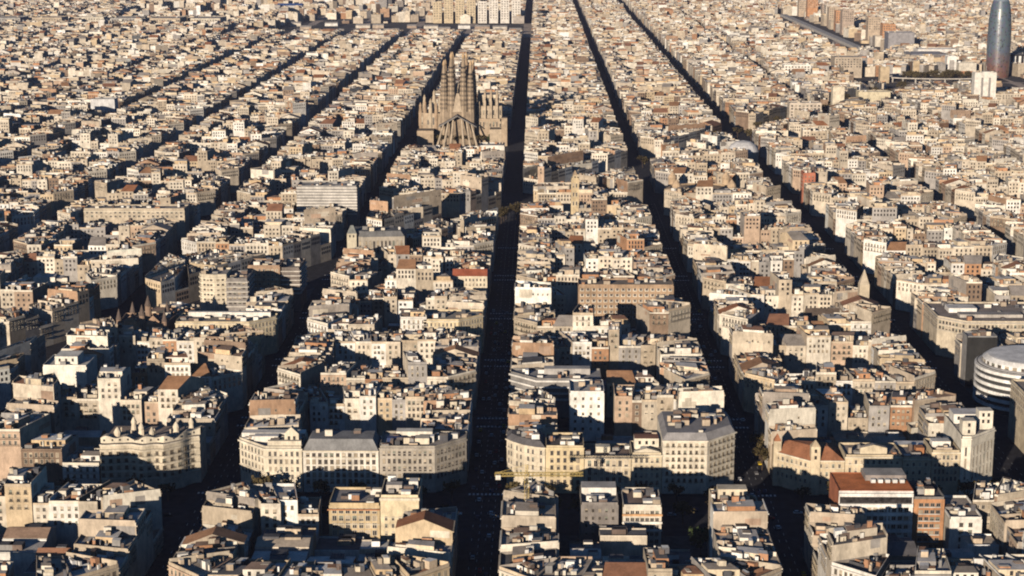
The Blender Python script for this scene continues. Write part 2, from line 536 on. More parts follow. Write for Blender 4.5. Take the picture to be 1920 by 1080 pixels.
# ------------------------------------------------------------------ buildings modelled one by one
def keep(pts, m=1.5):
    xs, ys = [p[0] for p in pts], [p[1] for p in pts]
    KEEP.append((min(xs) - m, max(xs) + m, min(ys) - m, max(ys) + m))

WHITE, CREAM, PALE, TAN, OCHRE = (.8, .77, .7), (.58, .49, .35), (.68, .61, .48), (.46, .36, .24), (.6, .43, .2)
GREY, DGREY, BROWN, BRICK, TILE, STONE = (.36, .34, .32), (.14, .135, .14), (.26, .17, .11), (.46, .21, .1), (.42, .14, .06), (.45, .38, .29)

def boxq(u0, u1, v0, v1): return [(u0, v0), (u1, v0), (u1, v1), (u0, v1)]

def lm(name, label, cat, pts, H, edges, wc, rc, sc=None, roof='flat', win=None, bands=(), bits=(), clut=6, seed=1, mh=4, inset_d=3, wm=1, group=None, see=99, par=1.1, pc=None, skipwin=0, base=0):
    """one building on footprint pts (counter-clockwise); EDGES carry windows and cornices"""
    keep(pts)
    r = random.Random(seed * 31 + 7)
    c = cen(pts); org = (c[0], c[1], 0)
    root = empty(name, org, label, cat, group)
    n = len(pts)
    m = MB()
    m.prism(pts, base, H, [wc if i in edges else (sc or wc) for i in range(n)], top=False)
    for z, d, h, col in bands:
        for i in edges:
            A, B = pts[i], pts[(i + 1) % n]; L = dist(A, B); nx, ny = (B[1] - A[1]) / L, -(B[0] - A[0]) / L
            tx, ty = (B[0] - A[0]) / L * d * .4, (B[1] - A[1]) / L * d * .4
            m.prism([(A[0] + nx * d - tx, A[1] + ny * d - ty), (B[0] + nx * d + tx, B[1] + ny * d + ty), (B[0] - nx * .1, B[1] - ny * .1), (A[0] - nx * .1, A[1] - ny * .1)], z, z + h, col)
    m.build('wall', root, org)
    m = MB(); zt = H; top = pts
    if roof == 'flat':
        m.poly([(x, y, H) for x, y in pts], rc)
        pc = pc or jit(r, wc, .1)
        for i in range(n):
            A, B = pts[i], pts[(i + 1) % n]; L = dist(A, B); nx, ny = -(B[1] - A[1]) / L * .35, (B[0] - A[0]) / L * .35
            m.prism([A, B, (B[0] + nx, B[1] + ny), (A[0] + nx, A[1] + ny)], H - .02, H + par, pc)
    elif roof in ('mansard', 'hip'):
        top = inset(pts, inset_d) or pts; zt = H + mh
        m.frustum(pts, top, H, zt, rc, jit(r, rc, .2))
    elif roof == 'gable':
        m.gable(pts, H, mh, sc or wc, rc)
    roof_o = m.build('roof', root, org)
    if clut and roof != 'gable':
        xs, ys = [p[0] for p in top], [p[1] for p in top]
        for k in range(clut):
            for _ in range(20):
                bw, bd = 1.2 + 3.2 * r.random(), 1.2 + 3 * r.random()
                x, y = min(xs) + (max(xs) - min(xs)) * r.random(), min(ys) + (max(ys) - min(ys)) * r.random()
                q = rect(x, y, bw, bd)
                if all(inside(p, top) for p in q) and not any(u0 - 1 < x < u1 + 1 and v0 - 1 < y < v1 + 1 for _, u0, u1, v0, v1, *_r in bits): break
            else: continue
            b = MB(); b.prism(q, zt, zt + 1 + 2.2 * r.random(), jit(r, r.choice(BITS)), jit(r, r.choice(BITS)))
            b.build('stair_tower' if bw * bd > 6 else 'chimney', root if bw * bd > 6 else roof_o, org)
    for part, u0, u1, v0, v1, z0, z1, col, *more in bits:
        b = MB()
        if more and more[0] == 'gable': b.prism(boxq(u0, u1, v0, v1), z0, z1, col, top=False); b.gable(boxq(u0, u1, v0, v1), z1, more[2], col, more[1])
        elif more and more[0] == 'gable_front':
            q = [(u1, v0), (u1, v1), (u0, v1), (u0, v0)]
            b.prism(boxq(u0, u1, v0, v1), z0, z1, col, top=False); b.gable(q, z1, more[2], col, more[1])
        elif more and more[0] == 'spire': b.prism(boxq(u0, u1, v0, v1), z0, z1, col); b.frustum(boxq(u0, u1, v0, v1), rect((u0 + u1) / 2, (v0 + v1) / 2, .3, .3), z1, z1 + more[2], more[1])
        elif more and more[0] == 'hip': b.prism(boxq(u0, u1, v0, v1), z0, z1, col); b.frustum(boxq(u0, u1, v0, v1), rect((u0 + u1) / 2, (v0 + v1) / 2, (u1 - u0) * .3, (v1 - v0) * .2), z1, z1 + more[2], more[1])
        else: b.prism(boxq(u0, u1, v0, v1), z0, z1, col, more[0] if more else None)
        if part in ('penthouse', 'tower', 'turret', 'roof_tower', 'attic', 'pediment'):
            W = []; windows_on((u0, v0), (u1, v0), max(z0, H - 2), z1 - .3, 3.3, 3.2, 1.2, 1.8, W)
            for k in W: win_quad(b, k)
        b.build(part, root, org)
    if win:
        W = []
        for i in edges:
            A, B = pts[i], pts[(i + 1) % n]
            if facing(A, B) > .05:
                windows_on(A, B, max(H - see, 3.8), H - win.get('drop', .8), win['fh'], win['sp'], win['ww'], win['wh'], W, margin=win.get('mg', .9), r=r, skip=skipwin)
        W.sort(key=lambda w_: -w_[2])
        for x in W[:100]: place_window(root, x, org, WIN[wm])
    return root, org

def cornices(H, col, d=.6, floors=(4, 8)):
    return [(H - .6, d, .6, col)] + [(H - f, d * .45, .3, col) for f in floors]

# --- the wide avenue's far side, house by house
lm('apartment_palace', 'ornate white palace with pedimented attic and chamfered corner by the wide avenue', 'palace', [(-133, 830), (-115, 830), (-115, 853), (-148, 853), (-148, 845)], 22.5, (0, 4), PALE, (.5, .46, .42),
   win=dict(fh=3.9, sp=2.7, ww=1.3, wh=2.3), bands=[(21.7, .9, .8, (.74, .68, .56)), (17.6, .4, .4, (.74, .68, .56)), (9.6, .4, .4, (.7, .63, .5))], clut=16, seed=3,
   bits=[('attic', -147, -115.5, 846, 852, 22.5, 25.5, WHITE), ('attic', -132, -115.5, 832, 834, 22.5, 25.6, PALE), ('pediment', -124, -117, 834.5, 838, 22.5, 28.5, PALE, 'gable_front', PALE, 3.4),
         ('penthouse', -140, -128, 840, 845, 22.5, 25.5, (.74, .7, .62), (.7, .68, .64))])
lm('office_building', 'white office with dark chequered windows under a sloping grey slate roof', 'office building', [(-114.5, 830), (-77.5, 830), (-77.5, 850), (-114.5, 850)], 21.5, (0,), (.7, .66, .58), (.25, .25, .25), roof='mansard', mh=5, inset_d=3,
   win=dict(fh=3.3, sp=3.0, ww=1.6, wh=2.2), bands=cornices(21.5, PALE, .5, (3.6,)), clut=3, seed=4, wm=3, sc=STONE)
lm('grey_corner_building', 'long grey stone corner building with blue tarpaulins on its roof', 'corner building', [(-77, 830), (-50, 830), (-35, 845), (-35, 855), (-77, 855)], 23, (0, 1), (.42, .38, .32), (.4, .36, .32),
   win=dict(fh=3.9, sp=2.5, ww=1.3, wh=2.2), bands=cornices(23, (.42, .38, .33), .6, (3, 11)), clut=18, seed=5, wm=3,
   bits=[('tarpaulin', -74, -66, 839, 843, 23, 25.2, (.05, .075, .18)), ('tarpaulin', -65, -61, 840, 843, 23, 24.6, (.06, .08, .16)), ('penthouse', -60, -53, 836, 842, 23, 26, PALE), ('penthouse', -70, -52, 846, 852, 23, 26.5, (.74, .7, .6))])
lm('cream_corner_building', 'cream chamfered corner building with dark mansard roof facing the yellow crane', 'corner building', [(-15, 845), (-11.4, 839.8), (-6.2, 834.5), (0, 831), (4, 830), (4, 852), (-15, 856)], 23.5, (0, 1, 2, 3), (.6, .53, .41), (.13, .125, .13), roof='mansard', mh=2.4, inset_d=2.4,
   win=dict(fh=3.9, sp=2.6, ww=1.15, wh=2.2), bands=cornices(23.5, (.68, .6, .47), .7, (4.4, 12.4)), clut=18, seed=6)
lm('yellow_apartment_building', 'pale yellow apartment building with dark windows beside the cream chamfered corner', 'apartment building', boxq(4.3, 23, 830, 852), 23.5, (0,), (.62, .51, .33), (.14, .12, .11),
   win=dict(fh=3.7, sp=3.3, ww=1.4, wh=2.1, mg=1.4), bands=cornices(23.5, (.68, .56, .34), .5, ()), clut=8, seed=7, wm=3, bits=[('penthouse', 12, 17, 838, 841, 23.5, 26, PALE)])
lm('arcaded_building', 'low cream building with white arched bays between the yellow house and the hotel', 'apartment building', boxq(23.3, 46, 830, 850), 18.5, (0,), CREAM, (.3, .22, .17),
   win=dict(fh=4.2, sp=2.9, ww=1.8, wh=3), bands=cornices(18.5, PALE, .8, (5,)), clut=5, seed=8, wm=1, bits=[('penthouse', 29, 36, 838, 843, 18.5, 21.5, (.72, .66, .52))])
lm('gabled_building', 'cream building with a shallow arched pediment left of the large hotel', 'apartment building', boxq(46.3, 61, 830, 850), 20, (0,), (.62, .53, .38), (.35, .27, .2),
   win=dict(fh=3.8, sp=2.6, ww=1.4, wh=2.3), bands=cornices(20, PALE, .8, (4.4,)), clut=2, seed=9, bits=[('pediment', 47.5, 60, 831, 834, 20, 21.2, PALE, 'gable_front', PALE, 1.8), ('penthouse', 48, 60, 839, 847, 20, 25.5, (.7, .64, .52), (.3, .15, .1))])
lm('grand_hotel', 'large cream hotel with regular windows, grey mansard and balconied chamfered corner', 'hotel', [(61.3, 830), (83, 830), (98, 845), (98, 872), (61.3, 872)], 27.5, (0, 1), (.66, .6, .49), (.3, .29, .29), roof='mansard', mh=3.2, inset_d=2.2,
   win=dict(fh=3.55, sp=3.0, ww=1.2, wh=1.9), bands=cornices(27.5, (.72, .66, .55), 1.0, (3.8, 7.6)), clut=26, seed=10, wm=2)
lm('turreted_building', 'tan corner building with a slim square turret and red tiled roof by the wide avenue', 'corner building', [(118, 845), (133, 830), (150, 830), (150, 850), (118, 856)], 17.5, (0, 1), (.6, .5, .35), (.34, .15, .08), roof='hip', mh=5, inset_d=7, sc=TAN,
   win=dict(fh=4, sp=2.8, ww=1.2, wh=2.1), bands=cornices(17.5, PALE, .5, (4,)), clut=0, seed=11, bits=[('turret', 133.5, 138, 829.2, 833.5, 0, 24.5, (.62, .52, .37), 'spire', (.45, .36, .25), 3), ('tower', 117.3, 121, 843.5, 847, 0, 23, CREAM, 'spire', (.34, .15, .08), 3.5)])
lm('long_apartment_building', 'long low cream building standing opposite the orange-roofed office', 'apartment building', boxq(150.3, 178, 830, 850), 19.5, (0,), (.6, .5, .35), (.36, .3, .25),
   win=dict(fh=3.9, sp=2.7, ww=1.2, wh=2.2), bands=cornices(19.5, PALE, .6, (4,)), clut=7, seed=12, bits=[('attic', 158, 171, 833, 836, 19.5, 23, (.64, .55, .4), 'gable_front', (.4, .35, .3), 1.6)])
lm('white_roofed_building', 'narrow building with white canvas roof awning beside the white twin-towered corner', 'apartment building', boxq(178.3, 192, 830, 850), 18.5, (0,), CREAM, (.3, .26, .24),
   win=dict(fh=3.9, sp=2.6, ww=1.2, wh=2.1), bands=cornices(18.5, PALE, .6, (4,)), clut=3, seed=13, bits=[('awning', 179, 198, 850.5, 857, 17.5, 19.5, (.8, .79, .76)), ('penthouse', 186, 190, 837, 842, 18.5, 22, BRICK)])
lm('arched_building', 'tan building with rows of arched attic windows, left of the white twin-towered corner', 'apartment building', boxq(192.3, 206, 830, 850), 22, (0,), (.55, .46, .32), (.22, .17, .14),
   win=dict(fh=3.6, sp=2.1, ww=1.2, wh=2.3), bands=cornices(22, PALE, .5, (4, 8)), clut=5, seed=14, bits=[('penthouse', 194, 203, 838, 844, 22, 25, WHITE, (.7, .68, .62))])
rt, og = lm('deco_corner_building', 'tall white corner building with fluted front and two square roof towers', 'corner building', [(206.3, 830), (211, 830), (226, 845), (226, 868), (206.3, 868)], 29, (0, 1), (.74, .69, .58), (.4, .36, .32),
   win=dict(fh=6, sp=3.1, ww=1.0, wh=4.6, drop=3.5), bands=cornices(29, (.78, .73, .62), .6, (4.5,)), clut=9, seed=15,
   bits=[('roof_tower', 207.5, 214, 834.6, 841, 29, 36.5, (.68, .63, .52)), ('roof_tower', 218, 225, 845.5, 852, 29, 38.5, (.76, .71, .6)), ('penthouse', 208, 222, 855, 866, 29, 34, (.78, .75, .68), (.7, .68, .65))])

# --- the undulating stone apartment house
def wavy_house():
    label = 'pale stone apartment house with an undulating front and white sculpted roof attic'
    front = []
    N = 40
    for i in range(N + 1):
        t = i / N
        if t < .62: x, y = -214 + (31 / .62) * t, 830
        else:
            k = (t - .62) / .38; x, y = -183 + 15 * k, 830 + 15 * k
        nx, ny = (0, -1) if t < .62 else (.5, -.7)
        a = .9 * math.sin(t * 19) + .4 * math.sin(t * 31 + 1)
        front.append((x + nx * a, y + ny * a))
    pts = front + [(-168, 862), (-214, 862)]
    keep([(-214, 828), (-168, 862)])
    c = cen(pts); org = (c[0], c[1], 0)
    root = empty('undulating_house', org, label, 'apartment building')
    H = 24
    m = MB(); m.prism(pts, 0, H, (.6, .53, .41), top=False)
    for z in (7, 10.6, 14.2, 17.8, 21.4):
        o2 = [(x + (-.55 if i < 0 else 0), y - .8) for i, (x, y) in enumerate(front)]
        m.prism(o2 + front[::-1], z - .7, z + .35, (.62, .55, .43))
    m.prism([(x, y - .9) for x, y in front] + front[::-1], H - .5, H + .4, (.66, .59, .47))
    m.build('wall', root, org)
    m = MB(); m.poly([(x, y, H) for x, y in pts], (.34, .27, .21)); m.build('roof', root, org)
    m = MB()
    for i in range(N):
        z = H + 2.6 + .8 * math.sin(i * .8) + .6 * math.sin(i * .37)
        z2 = H + 2.6 + .8 * math.sin((i + 1) * .8) + .6 * math.sin((i + 1) * .37)
        a, b = front[i], front[i + 1]
        a, b = (a[0] - .2, a[1] + 3), (b[0] - .2, b[1] + 3)
        a2, b2 = (a[0], a[1] + 6), (b[0], b[1] + 6)
        m.poly([(*a, H), (*b, H), (*b, z2), (*a, z)], (.68, .61, .48)); m.poly([(*a, z), (*b, z2), (*b2, z2 - .4), (*a2, z - .4)], (.5, .43, .34))
        m.poly([(*b2, H), (*a2, H), (*a2, z - .4), (*b2, z2 - .4)], (.6, .52, .4))
        if i % 3 == 1:
            mx, my = (a[0] + b[0]) / 2, (a[1] + b[1]) / 2 - .06
            m.poly([(mx - .5, my, H + 1), (mx + .5, my, H + 1), (mx + .5, my, H + 2), (mx - .5, my, H + 2)], (.05, .04, .04), G)
    m.build('attic', root, org)
    r = random.Random(4)
    for x, y, s in ((-207, 838, 1.3), (-197, 846, 1.1), (-190, 838, 1), (-180, 848, 1.2), (-174, 856, 1), (-203, 856, 1)):
        b = MB(); b.lathe(x, y, [(1.7 * s, H), (1.2 * s, H + 2.5), (1.5 * s, H + 4), (.8 * s, H + 5.6), (.2, H + 6.6)], (.66, .58, .45), 10); b.build('ventilation_tower', root, org)
    for k in range(7):
        x, y = -210 + 36 * r.random(), 842 + 17 * r.random()
        b = MB(); b.lathe(x, y, [(.45, H), (.4, H + 2.2), (.6, H + 2.6), (.2, H + 3.3)], (.55, .47, .36), 8); b.build('chimney', root, org)
    W = []
    for i in range(1, N - 1, 3):
        for z in (7.6, 11.2, 14.8, 18.4):
            a, b = front[i], front[i + 1]
            L = dist(a, b); tx, ty = (b[0] - a[0]) / L, (b[1] - a[1]) / L
            W.append((a[0] + ty * .12, a[1] - tx * .12, z, tx, ty, 1.6, 2.0))
    for x in W: place_window(root, x, org, WIN[2])
wavy_house()

# --- the block in front of the avenue
def orange_office():
    u0, u1, v0, v1, H = 132, 164.5, 741, 766, 32
    root, org = lm('orange_roofed_office', 'white banded office block with flat orange-red roof and brick side wall', 'office building', boxq(u0, u1, v0, v1), H, (0,), (.76, .74, .7), (.74, .25, .09), sc=(.4, .15, .08), win=None, clut=0, par=.35, pc=(.44, .15, .07))
    m = MB()
    m.prism(boxq(u0 + 14, u1 - .5, v1 - 11, v1 - .5), H + .05, H + 2.6, (.3, .26, .24), (.43, .4, .36)); m.build('plant_room', root, org)
    for k in range(5):
        m = MB(); m.box(u0 + 17 + k * 3.2, v1 - 13, 2, 2.2, H + .02, H + 1.5, (.7, .69, .66)); m.build('ventilation_unit', root, org)
    for z in (31.0, 26.2, 22.2, 18.4, 14.6, 10.8):
        m = MB(); m.box((u0 + u1) / 2, v0 - .45, u1 - u0 - .1, .9, z - 1.5, z, (.8, .78, .74)); m.build('spandrel', root, org)
    for x in (u0 + .5, u0 + 10.5, u0 + 21.5, u1 - .5):
        m = MB(); m.box(x, v0 - .32, .8, .6, 0, 24.7, (.78, .76, .72)); m.build('pier', root, org)
    m = MB(); m.box((u0 + u1) / 2, v0 - .04, u1 - u0 - 1, .2, 26.3, 29.4, (.1, .09, .08), mat=G); m.build('window_band', root, org)
    for z in (22.4, 18.6, 14.8, 11, 7.2):
        for k in range(11):
            place_window(root, (u0 + 2.6 + k * 2.72, v0 - .1, z, 1, 0, 1.9, 1.9), org, WIN[1])
    root, org = lm('brick_stair_block', 'orange brick block with grey window rows, joined to the orange-roofed office', 'office building', boxq(164.8, 178.5, 742, 764), 28, (0,), (.44, .23, .12), (.12, .12, .13), win=None, clut=6, seed=22, sc=(.42, .2, .1), pc=(.2, .19, .18))
    for k in range(7):
        z = 24.6 - 3.2 * k
        m = MB(); m.box(172, 741.9, 9.6, .5, z - .5, z, (.5, .47, .43)); m.build('sill', root, org)
        for i in range(4):
            place_window(root, (168.3 + 2.5 * i, 741.93, z, 1, 0, 1.8, 1.5), org, WIN[3])
orange_office()
lm('white_framed_building', 'smaller building with a white-framed rear wall right of the brick office block', 'apartment building', boxq(179, 193, 733, 762), 22, (0,), WHITE, (.42, .36, .3), win=dict(fh=3.3, sp=3.4, ww=1.6, wh=1.8, mg=3), clut=8, seed=23, sc=(.55, .5, .42), wm=3)
lm('cream_tower_house', 'tall cream house with blank upper wall and few windows below, near the central avenue', 'apartment building', boxq(-69, -52, 744, 768), 27, (0,), (.68, .58, .4), (.2, .17, .15), win=dict(fh=3.4, sp=3.2, ww=1.1, wh=1.7, drop=8), clut=8, seed=24, sc=(.4, .36, .3), bands=[(25.6, .8, 1.2, PALE), (17.5, .3, .3, PALE)],
   bits=[('penthouse', -67, -60, 752, 757, 27, 30, (.6, .55, .48)), ('penthouse', -57, -53, 754, 759, 27, 31, WHITE)])
lm('long_rear_gallery_house', 'ochre house with glazed rear galleries and a terracotta ledge, beside the tall cream house', 'apartment building', boxq(-92, -69.5, 746, 768), 22.5, (0,), (.56, .44, .27), (.3, .28, .27), win=dict(fh=3.4, sp=2.8, ww=2, wh=2.2), clut=9, seed=25, bands=[(20.5, 1.4, .5, (.5, .25, .13)), (13.5, .4, .3, PALE)], sc=(.6, .5, .36))
lm('dark_grey_house', 'dark grey flat-roofed house with small square windows in front of the arcaded cream building', 'apartment building', boxq(19.5, 36, 744, 768), 24, (0,), (.22, .2, .185), (.4, .38, .35), win=dict(fh=3.5, sp=3.1, ww=1.2, wh=1.5), clut=4, seed=26, sc=(.4, .36, .3), wm=3,
   bits=[('penthouse', 20, 35.5, 757, 766, 24, 27.5, (.74, .71, .65), (.5, .47, .43)), ('penthouse', 22, 30, 749, 752, 24, 26.3, WHITE)])
lm('pale_yellow_house', 'pale yellow house with long blank rear wall and dark roof edge beside the second avenue', 'apartment building', [(78, 749), (98, 749), (98, 757), (90, 768), (78, 768)], 22.5, (0,), (.7, .6, .42), (.3, .15, .1), win=dict(fh=5, sp=4.6, ww=1.3, wh=1.9, drop=3), clut=8, seed=27, sc=(.5, .42, .32), bits=[('penthouse', 81, 94, 757, 764, 22.5, 27, (.66, .58, .44))])
lm('white_gallery_house', 'house with stacked white and orange rear galleries right of the dark grey house', 'apartment building', boxq(38, 55, 744, 768), 23, (0,), (.66, .6, .5), (.3, .22, .18), win=dict(fh=3.3, sp=2.3, ww=1.7, wh=1.7), clut=10, seed=28, bands=[(19, .8, .9, (.6, .35, .18)), (15.5, .8, .9, WHITE), (12, .8, .9, WHITE)], sc=CREAM)

# --- tower crane
def crane():
    x, y = -4.5, 748
    root = empty('tower_crane', (x, y, 0), 'yellow tower crane reaching over the dark central avenue', 'crane')
    YEL = (.5, .38, .14)
    def lattice(mb, p, q, wdt, n):
        p, q = Vector(p), Vector(q); d = (q - p).normalized()
        a = Vector((0, 1, 0)) if abs(d.y) < .9 else Vector((1, 0, 0)); b = d.cross(a)
        cs = [a * sx * wdt / 2 + b * sy * wdt / 2 for sx, sy in ((-1, -1), (1, -1), (1, 1), (-1, 1))]
        for k in cs: mb.tube(p + k, q + k, .13, .13, YEL, 4)
        for i in range(n):
            s, t = p.lerp(q, i / n), p.lerp(q, (i + 1) / n)
            for j in range(4):
                mb.tube(s + cs[j], t + cs[(j + 1) % 4], .08, .08, YEL, 3)
                mb.tube(s + cs[j], s + cs[(j + 1) % 4], .08, .08, YEL, 3)
    m = MB(); lattice(m, (0, 0, 0), (0, 0, 37), 1.9, 18); m.build('mast', root)
    m = MB(); lattice(m, (-14, 0, 36.5), (25, 1, 36.5), 1.4, 24); m.build('jib', root)
    m = MB(); lattice(m, (0, 0, 37), (0, 0, 41), 1.0, 3); m.tube((0, 0, 41), (-13, 0, 37.2), .07, .07, YEL, 3); m.tube((0, 0, 41), (18, .7, 37.2), .07, .07, YEL, 3); m.build('tower_head', root)
    m = MB(); m.box(-12.6, 0, 2.2, 1.6, 34.2, 36.2, (.75, .72, .64)); m.build('counterweight', root)
    m = MB(); m.box(1.5, -1.3, 1.4, 1.5, 33.6, 35.8, (.7, .68, .6)); m.box(1.5, -2.08, 1.2, .06, 34.4, 35.5, (.05, .05, .05), mat=G); m.build('cab', root)
crane()

# --- round banded building, black block, flat-roofed corner across the wider avenue
def round_bands():
    cx, cy, R0 = 283, 994, 29
    KEEP.append((252, 316, 960, 1026))
    root = empty('round_office', (cx, cy, 0), 'round office building ringed with white bands and a white domed top', 'office building')
    m = MB(); m.lathe(cx, cy, [(R0, 0), (R0, 25)], (.06, .06, .06), 48); m.build('wall', root, (cx, cy, 0))
    for z in (3.5, 7.5, 11.5, 15.5, 19.5, 23.2):
        m = MB(); m.lathe(cx, cy, [(R0, z - .6), (R0 + 1.1, z - .8), (R0 + 1.1, z + 1.0), (R0, z + 1.0)], (.8, .79, .76), 48); m.build('band', root, (cx, cy, 0))
    m = MB(); m.lathe(cx, cy, [(R0 + .6, 24.5), (R0 - 1, 25.2), (R0 - 1.6, 25.4), (R0 - 3.2, 25.45)], (.6, .58, .55), 40); m.build('roof', root, (cx, cy, 0))
    m = MB(); m.lathe(cx, cy, [(R0 - 3, 25.3), (R0 - 3.2, 27.6), (R0 - 6, 29.6), (R0 - 8, 29.8), (4, 29.9)], (.8, .79, .76), 40); m.build('dome', root, (cx, cy, 0))
    for k in range(40):
        a = PI + PI * k / 39
        m_ = None
    me = WIN[3]
    for k in range(16):
        a = rad(175 + 10.5 * k)
        x, y = cx + (R0 - 2.95) * math.cos(a), cy + (R0 - 2.95) * math.sin(a)
        place_window(root, (x, y, 25.7, -math.sin(a), math.cos(a), 2.2, 1.6), (cx, cy, 0), me)
round_bands()
lm('black_glass_block', 'black glass office block behind the round banded building', 'office building', boxq(256, 274, 1030, 1042), 31, (0,), (.03, .03, .03), (.36, .35, .35), clut=5, seed=31, sc=(.3, .29, .28), pc=(.25, .25, .25), par=.8)
lm('concrete_office', 'broad grey office with stepped flat roof across the wider avenue', 'office building', [(271, 1094), (330, 1094), (330, 1150), (256, 1150), (256, 1109)], 25, (0, 4, 3), (.55, .48, .37), (.34, .29, .25), win=dict(fh=3.5, sp=2.4, ww=1.5, wh=1.9), clut=16, seed=32,
   bands=cornices(25, (.5, .46, .4), .8, (4, 8)), bits=[('penthouse', 266, 284, 1122, 1134, 25, 28, (.74, .72, .68), (.76, .74, .7)), ('penthouse', 270, 310, 1108, 1116, 25, 27, (.45, .42, .38), (.36, .33, .3))], wm=3)
lm('beige_office', 'long beige office facade with dense windows along the right of the wider avenue', 'office building', [(271, 830), (300, 830), (300, 930), (256, 930), (256, 845)], 31, (0, 4, 3), (.56, .48, .35), (.4, .35, .3), win=dict(fh=3.6, sp=3.4, ww=1.5, wh=1.8), clut=14, seed=33, bands=cornices(31, PALE, .7, (4, 8)), wm=3)

# --- church with a slender bell tower
lm('brick_church', 'church with dark brown nave roof and slender stone bell tower', 'church', boxq(180, 214, 1158, 1172), 13, (0,), (.4, .32, .23), (.13, .1, .08), roof='gable', mh=5, clut=0, seed=34,
   bits=[('bell_tower', 215, 221.5, 1160, 1166.5, 0, 35, (.55, .47, .35), 'spire', (.5, .43, .33), 10)])
for k, (dx, z) in enumerate(((0, 0),)): pass

# --- middle distance landmarks
lm('cream_palace', 'long cream palace front with chamfered end and regular tall windows beside the brick gabled house', 'palace', [(-230, 1094), (-183, 1094), (-168, 1109), (-168, 1118), (-230, 1118)], 23, (0, 1), (.66, .56, .38), (.42, .37, .3), win=dict(fh=3.8, sp=2.6, ww=1.2, wh=2.6), bands=cornices(23, PALE, .7, (4,)), clut=14, seed=41, see=15,
   bits=[('attic', -225, -172, 1112, 1115, 23, 26, WHITE)])
def pointed_house():
    root, org = lm('gabled_brick_house', 'brick corner house with pointed gables and conical turret spires', 'house', [(-266, 1094), (-236, 1094), (-234, 1122), (-268, 1122)], 22, (0,), (.42, .29, .2), (.2, .15, .12), win=dict(fh=3.8, sp=3.2, ww=1.3, wh=2.2), see=14, clut=8, seed=42, sc=(.46, .3, .2))
    for x, y, rr, z in ((-266, 1095, 2.6, 30), (-251, 1094, 2.8, 33), (-237, 1095, 2.4, 29), (-262, 1116, 2.4, 30), (-240, 1118, 2.4, 30), (-250, 1108, 3, 36)):
        m = MB(); m.lathe(x, y, [(rr * .7, 0), (rr * .7, z - 5), (rr * .7 + .3, z - 4.8), (.1, z + 2)], (.4, .27, .18), 10, colf=lambda j, i: (.27, .19, .14) if j < 1 else (.13, .1, .085)); m.build('turret', root, org)
    for x in (-258.5, -244):
        m = MB(); m.prism(boxq(x - 4, x + 4, 1093.4, 1100), 22, 24, (.52, .32, .2)); m.gable([(x + 4, 1093.4), (x + 4, 1100), (x - 4, 1100), (x - 4, 1093.4)], 24, 4, (.38, .26, .18), (.2, .13, .1)); m.build('gable', root, org)
pointed_house()
lm('corner_palace', 'cream chamfered corner palace with tall pilasters beside the central avenue, third crossing', 'corner building', [(-72, 1094), (-50, 1094), (-35, 1109), (-35, 1122), (-72, 1122)], 25, (0, 1), (.68, .56, .36), (.4, .36, .3), win=dict(fh=3.7, sp=2.4, ww=1.1, wh=2.5), see=15, bands=cornices(25, PALE, .7, (4, 12)), clut=10, seed=43)
lm('white_balcony_slab', 'long brown apartment slab gridded with white balconies', 'apartment slab', boxq(28, 93, 1184, 1204), 29, (0,), (.38, .27, .18), (.3, .25, .2), win=None, clut=14, seed=44, par=.8)
def balcony_grid():
    root = [o for o in COL.objects if o.name == 'white_balcony_slab'][0]
    org = tuple(root.location)
    me = MB(); me.box(0, 0, 1, .5, 0, 1, (.74, .7, .6)); me.box(0, -.3, .7, .12, .2, 1.05, (.12, .1, .09)); me = me.mesh('balcony')
    for i in range(16):
        for j in range(6):
            o = bpy.data.objects.new('balcony', me); COL.objects.link(o); o.parent = root
            o.location = (30.5 + i * 4.0 - org[0], 1183.8 - org[1], 25.2 - 3.9 * j); o.scale = (2.5, 1, 1.9)
balcony_grid()
lm('round_fronted_tower', 'tall pale apartment tower with rounded front near the gabled brick house', 'apartment tower', [(-229, 1180), (-220, 1178), (-212, 1180), (-212, 1202), (-231, 1202), (-231, 1184)], 36, (0, 1, 5), (.64, .57, .44), (.4, .36, .32), win=dict(fh=3.4, sp=2.8, ww=1.5, wh=1.6), see=20, clut=8, seed=45, bands=[(34 - 3.4 * k, .7, 1, PALE) for k in range(5)], wm=3)
lm('grey_balcony_tower', 'grey apartment tower with slanting balcony bands beside the round-fronted tower', 'apartment tower', boxq(-211.5, -197, 1176, 1202), 34, (0, 1), (.26, .24, .225), (.3, .28, .26), win=dict(fh=3.4, sp=3.4, ww=2, wh=1.5), see=20, clut=6, seed=46, bands=[(32 - 3.4 * k, .9, .9, (.5, .47, .42)) for k in range(6)], sc=(.36, .33, .3), wm=3)
lm('brown_tower', 'brown apartment tower with flat top standing behind the grey balcony tower', 'apartment tower', boxq(-205, -182, 1226, 1250), 33, (0, 1), (.36, .25, .17), (.32, .27, .22), win=dict(fh=3.3, sp=3, ww=1.6, wh=1.6), see=18, clut=9, seed=47, sc=(.22, .16, .12))
lm('banded_brown_tower', 'dark apartment block with pale slanted balcony strips right of the brown tower', 'apartment tower', boxq(-181.5, -168.5, 1228, 1262), 31, (0, 1), (.2, .17, .15), (.3, .26, .22), win=None, clut=6, seed=48, bands=[(29 - 3.2 * k, 1, .8, (.6, .56, .5)) for k in range(6)])
lm('white_stepped_block', 'blank white stepped building standing bright beside a dark street', 'apartment building', boxq(-281, -256, 972, 996), 26, (0,), (.8, .77, .68), (.7, .67, .6), win=dict(fh=8, sp=8, ww=1.5, wh=1.5, drop=7), clut=3, seed=49, sc=(.7, .66, .58), bits=[('penthouse', -275, -262, 976, 990, 26, 31, (.8, .77, .68))], wm=3)
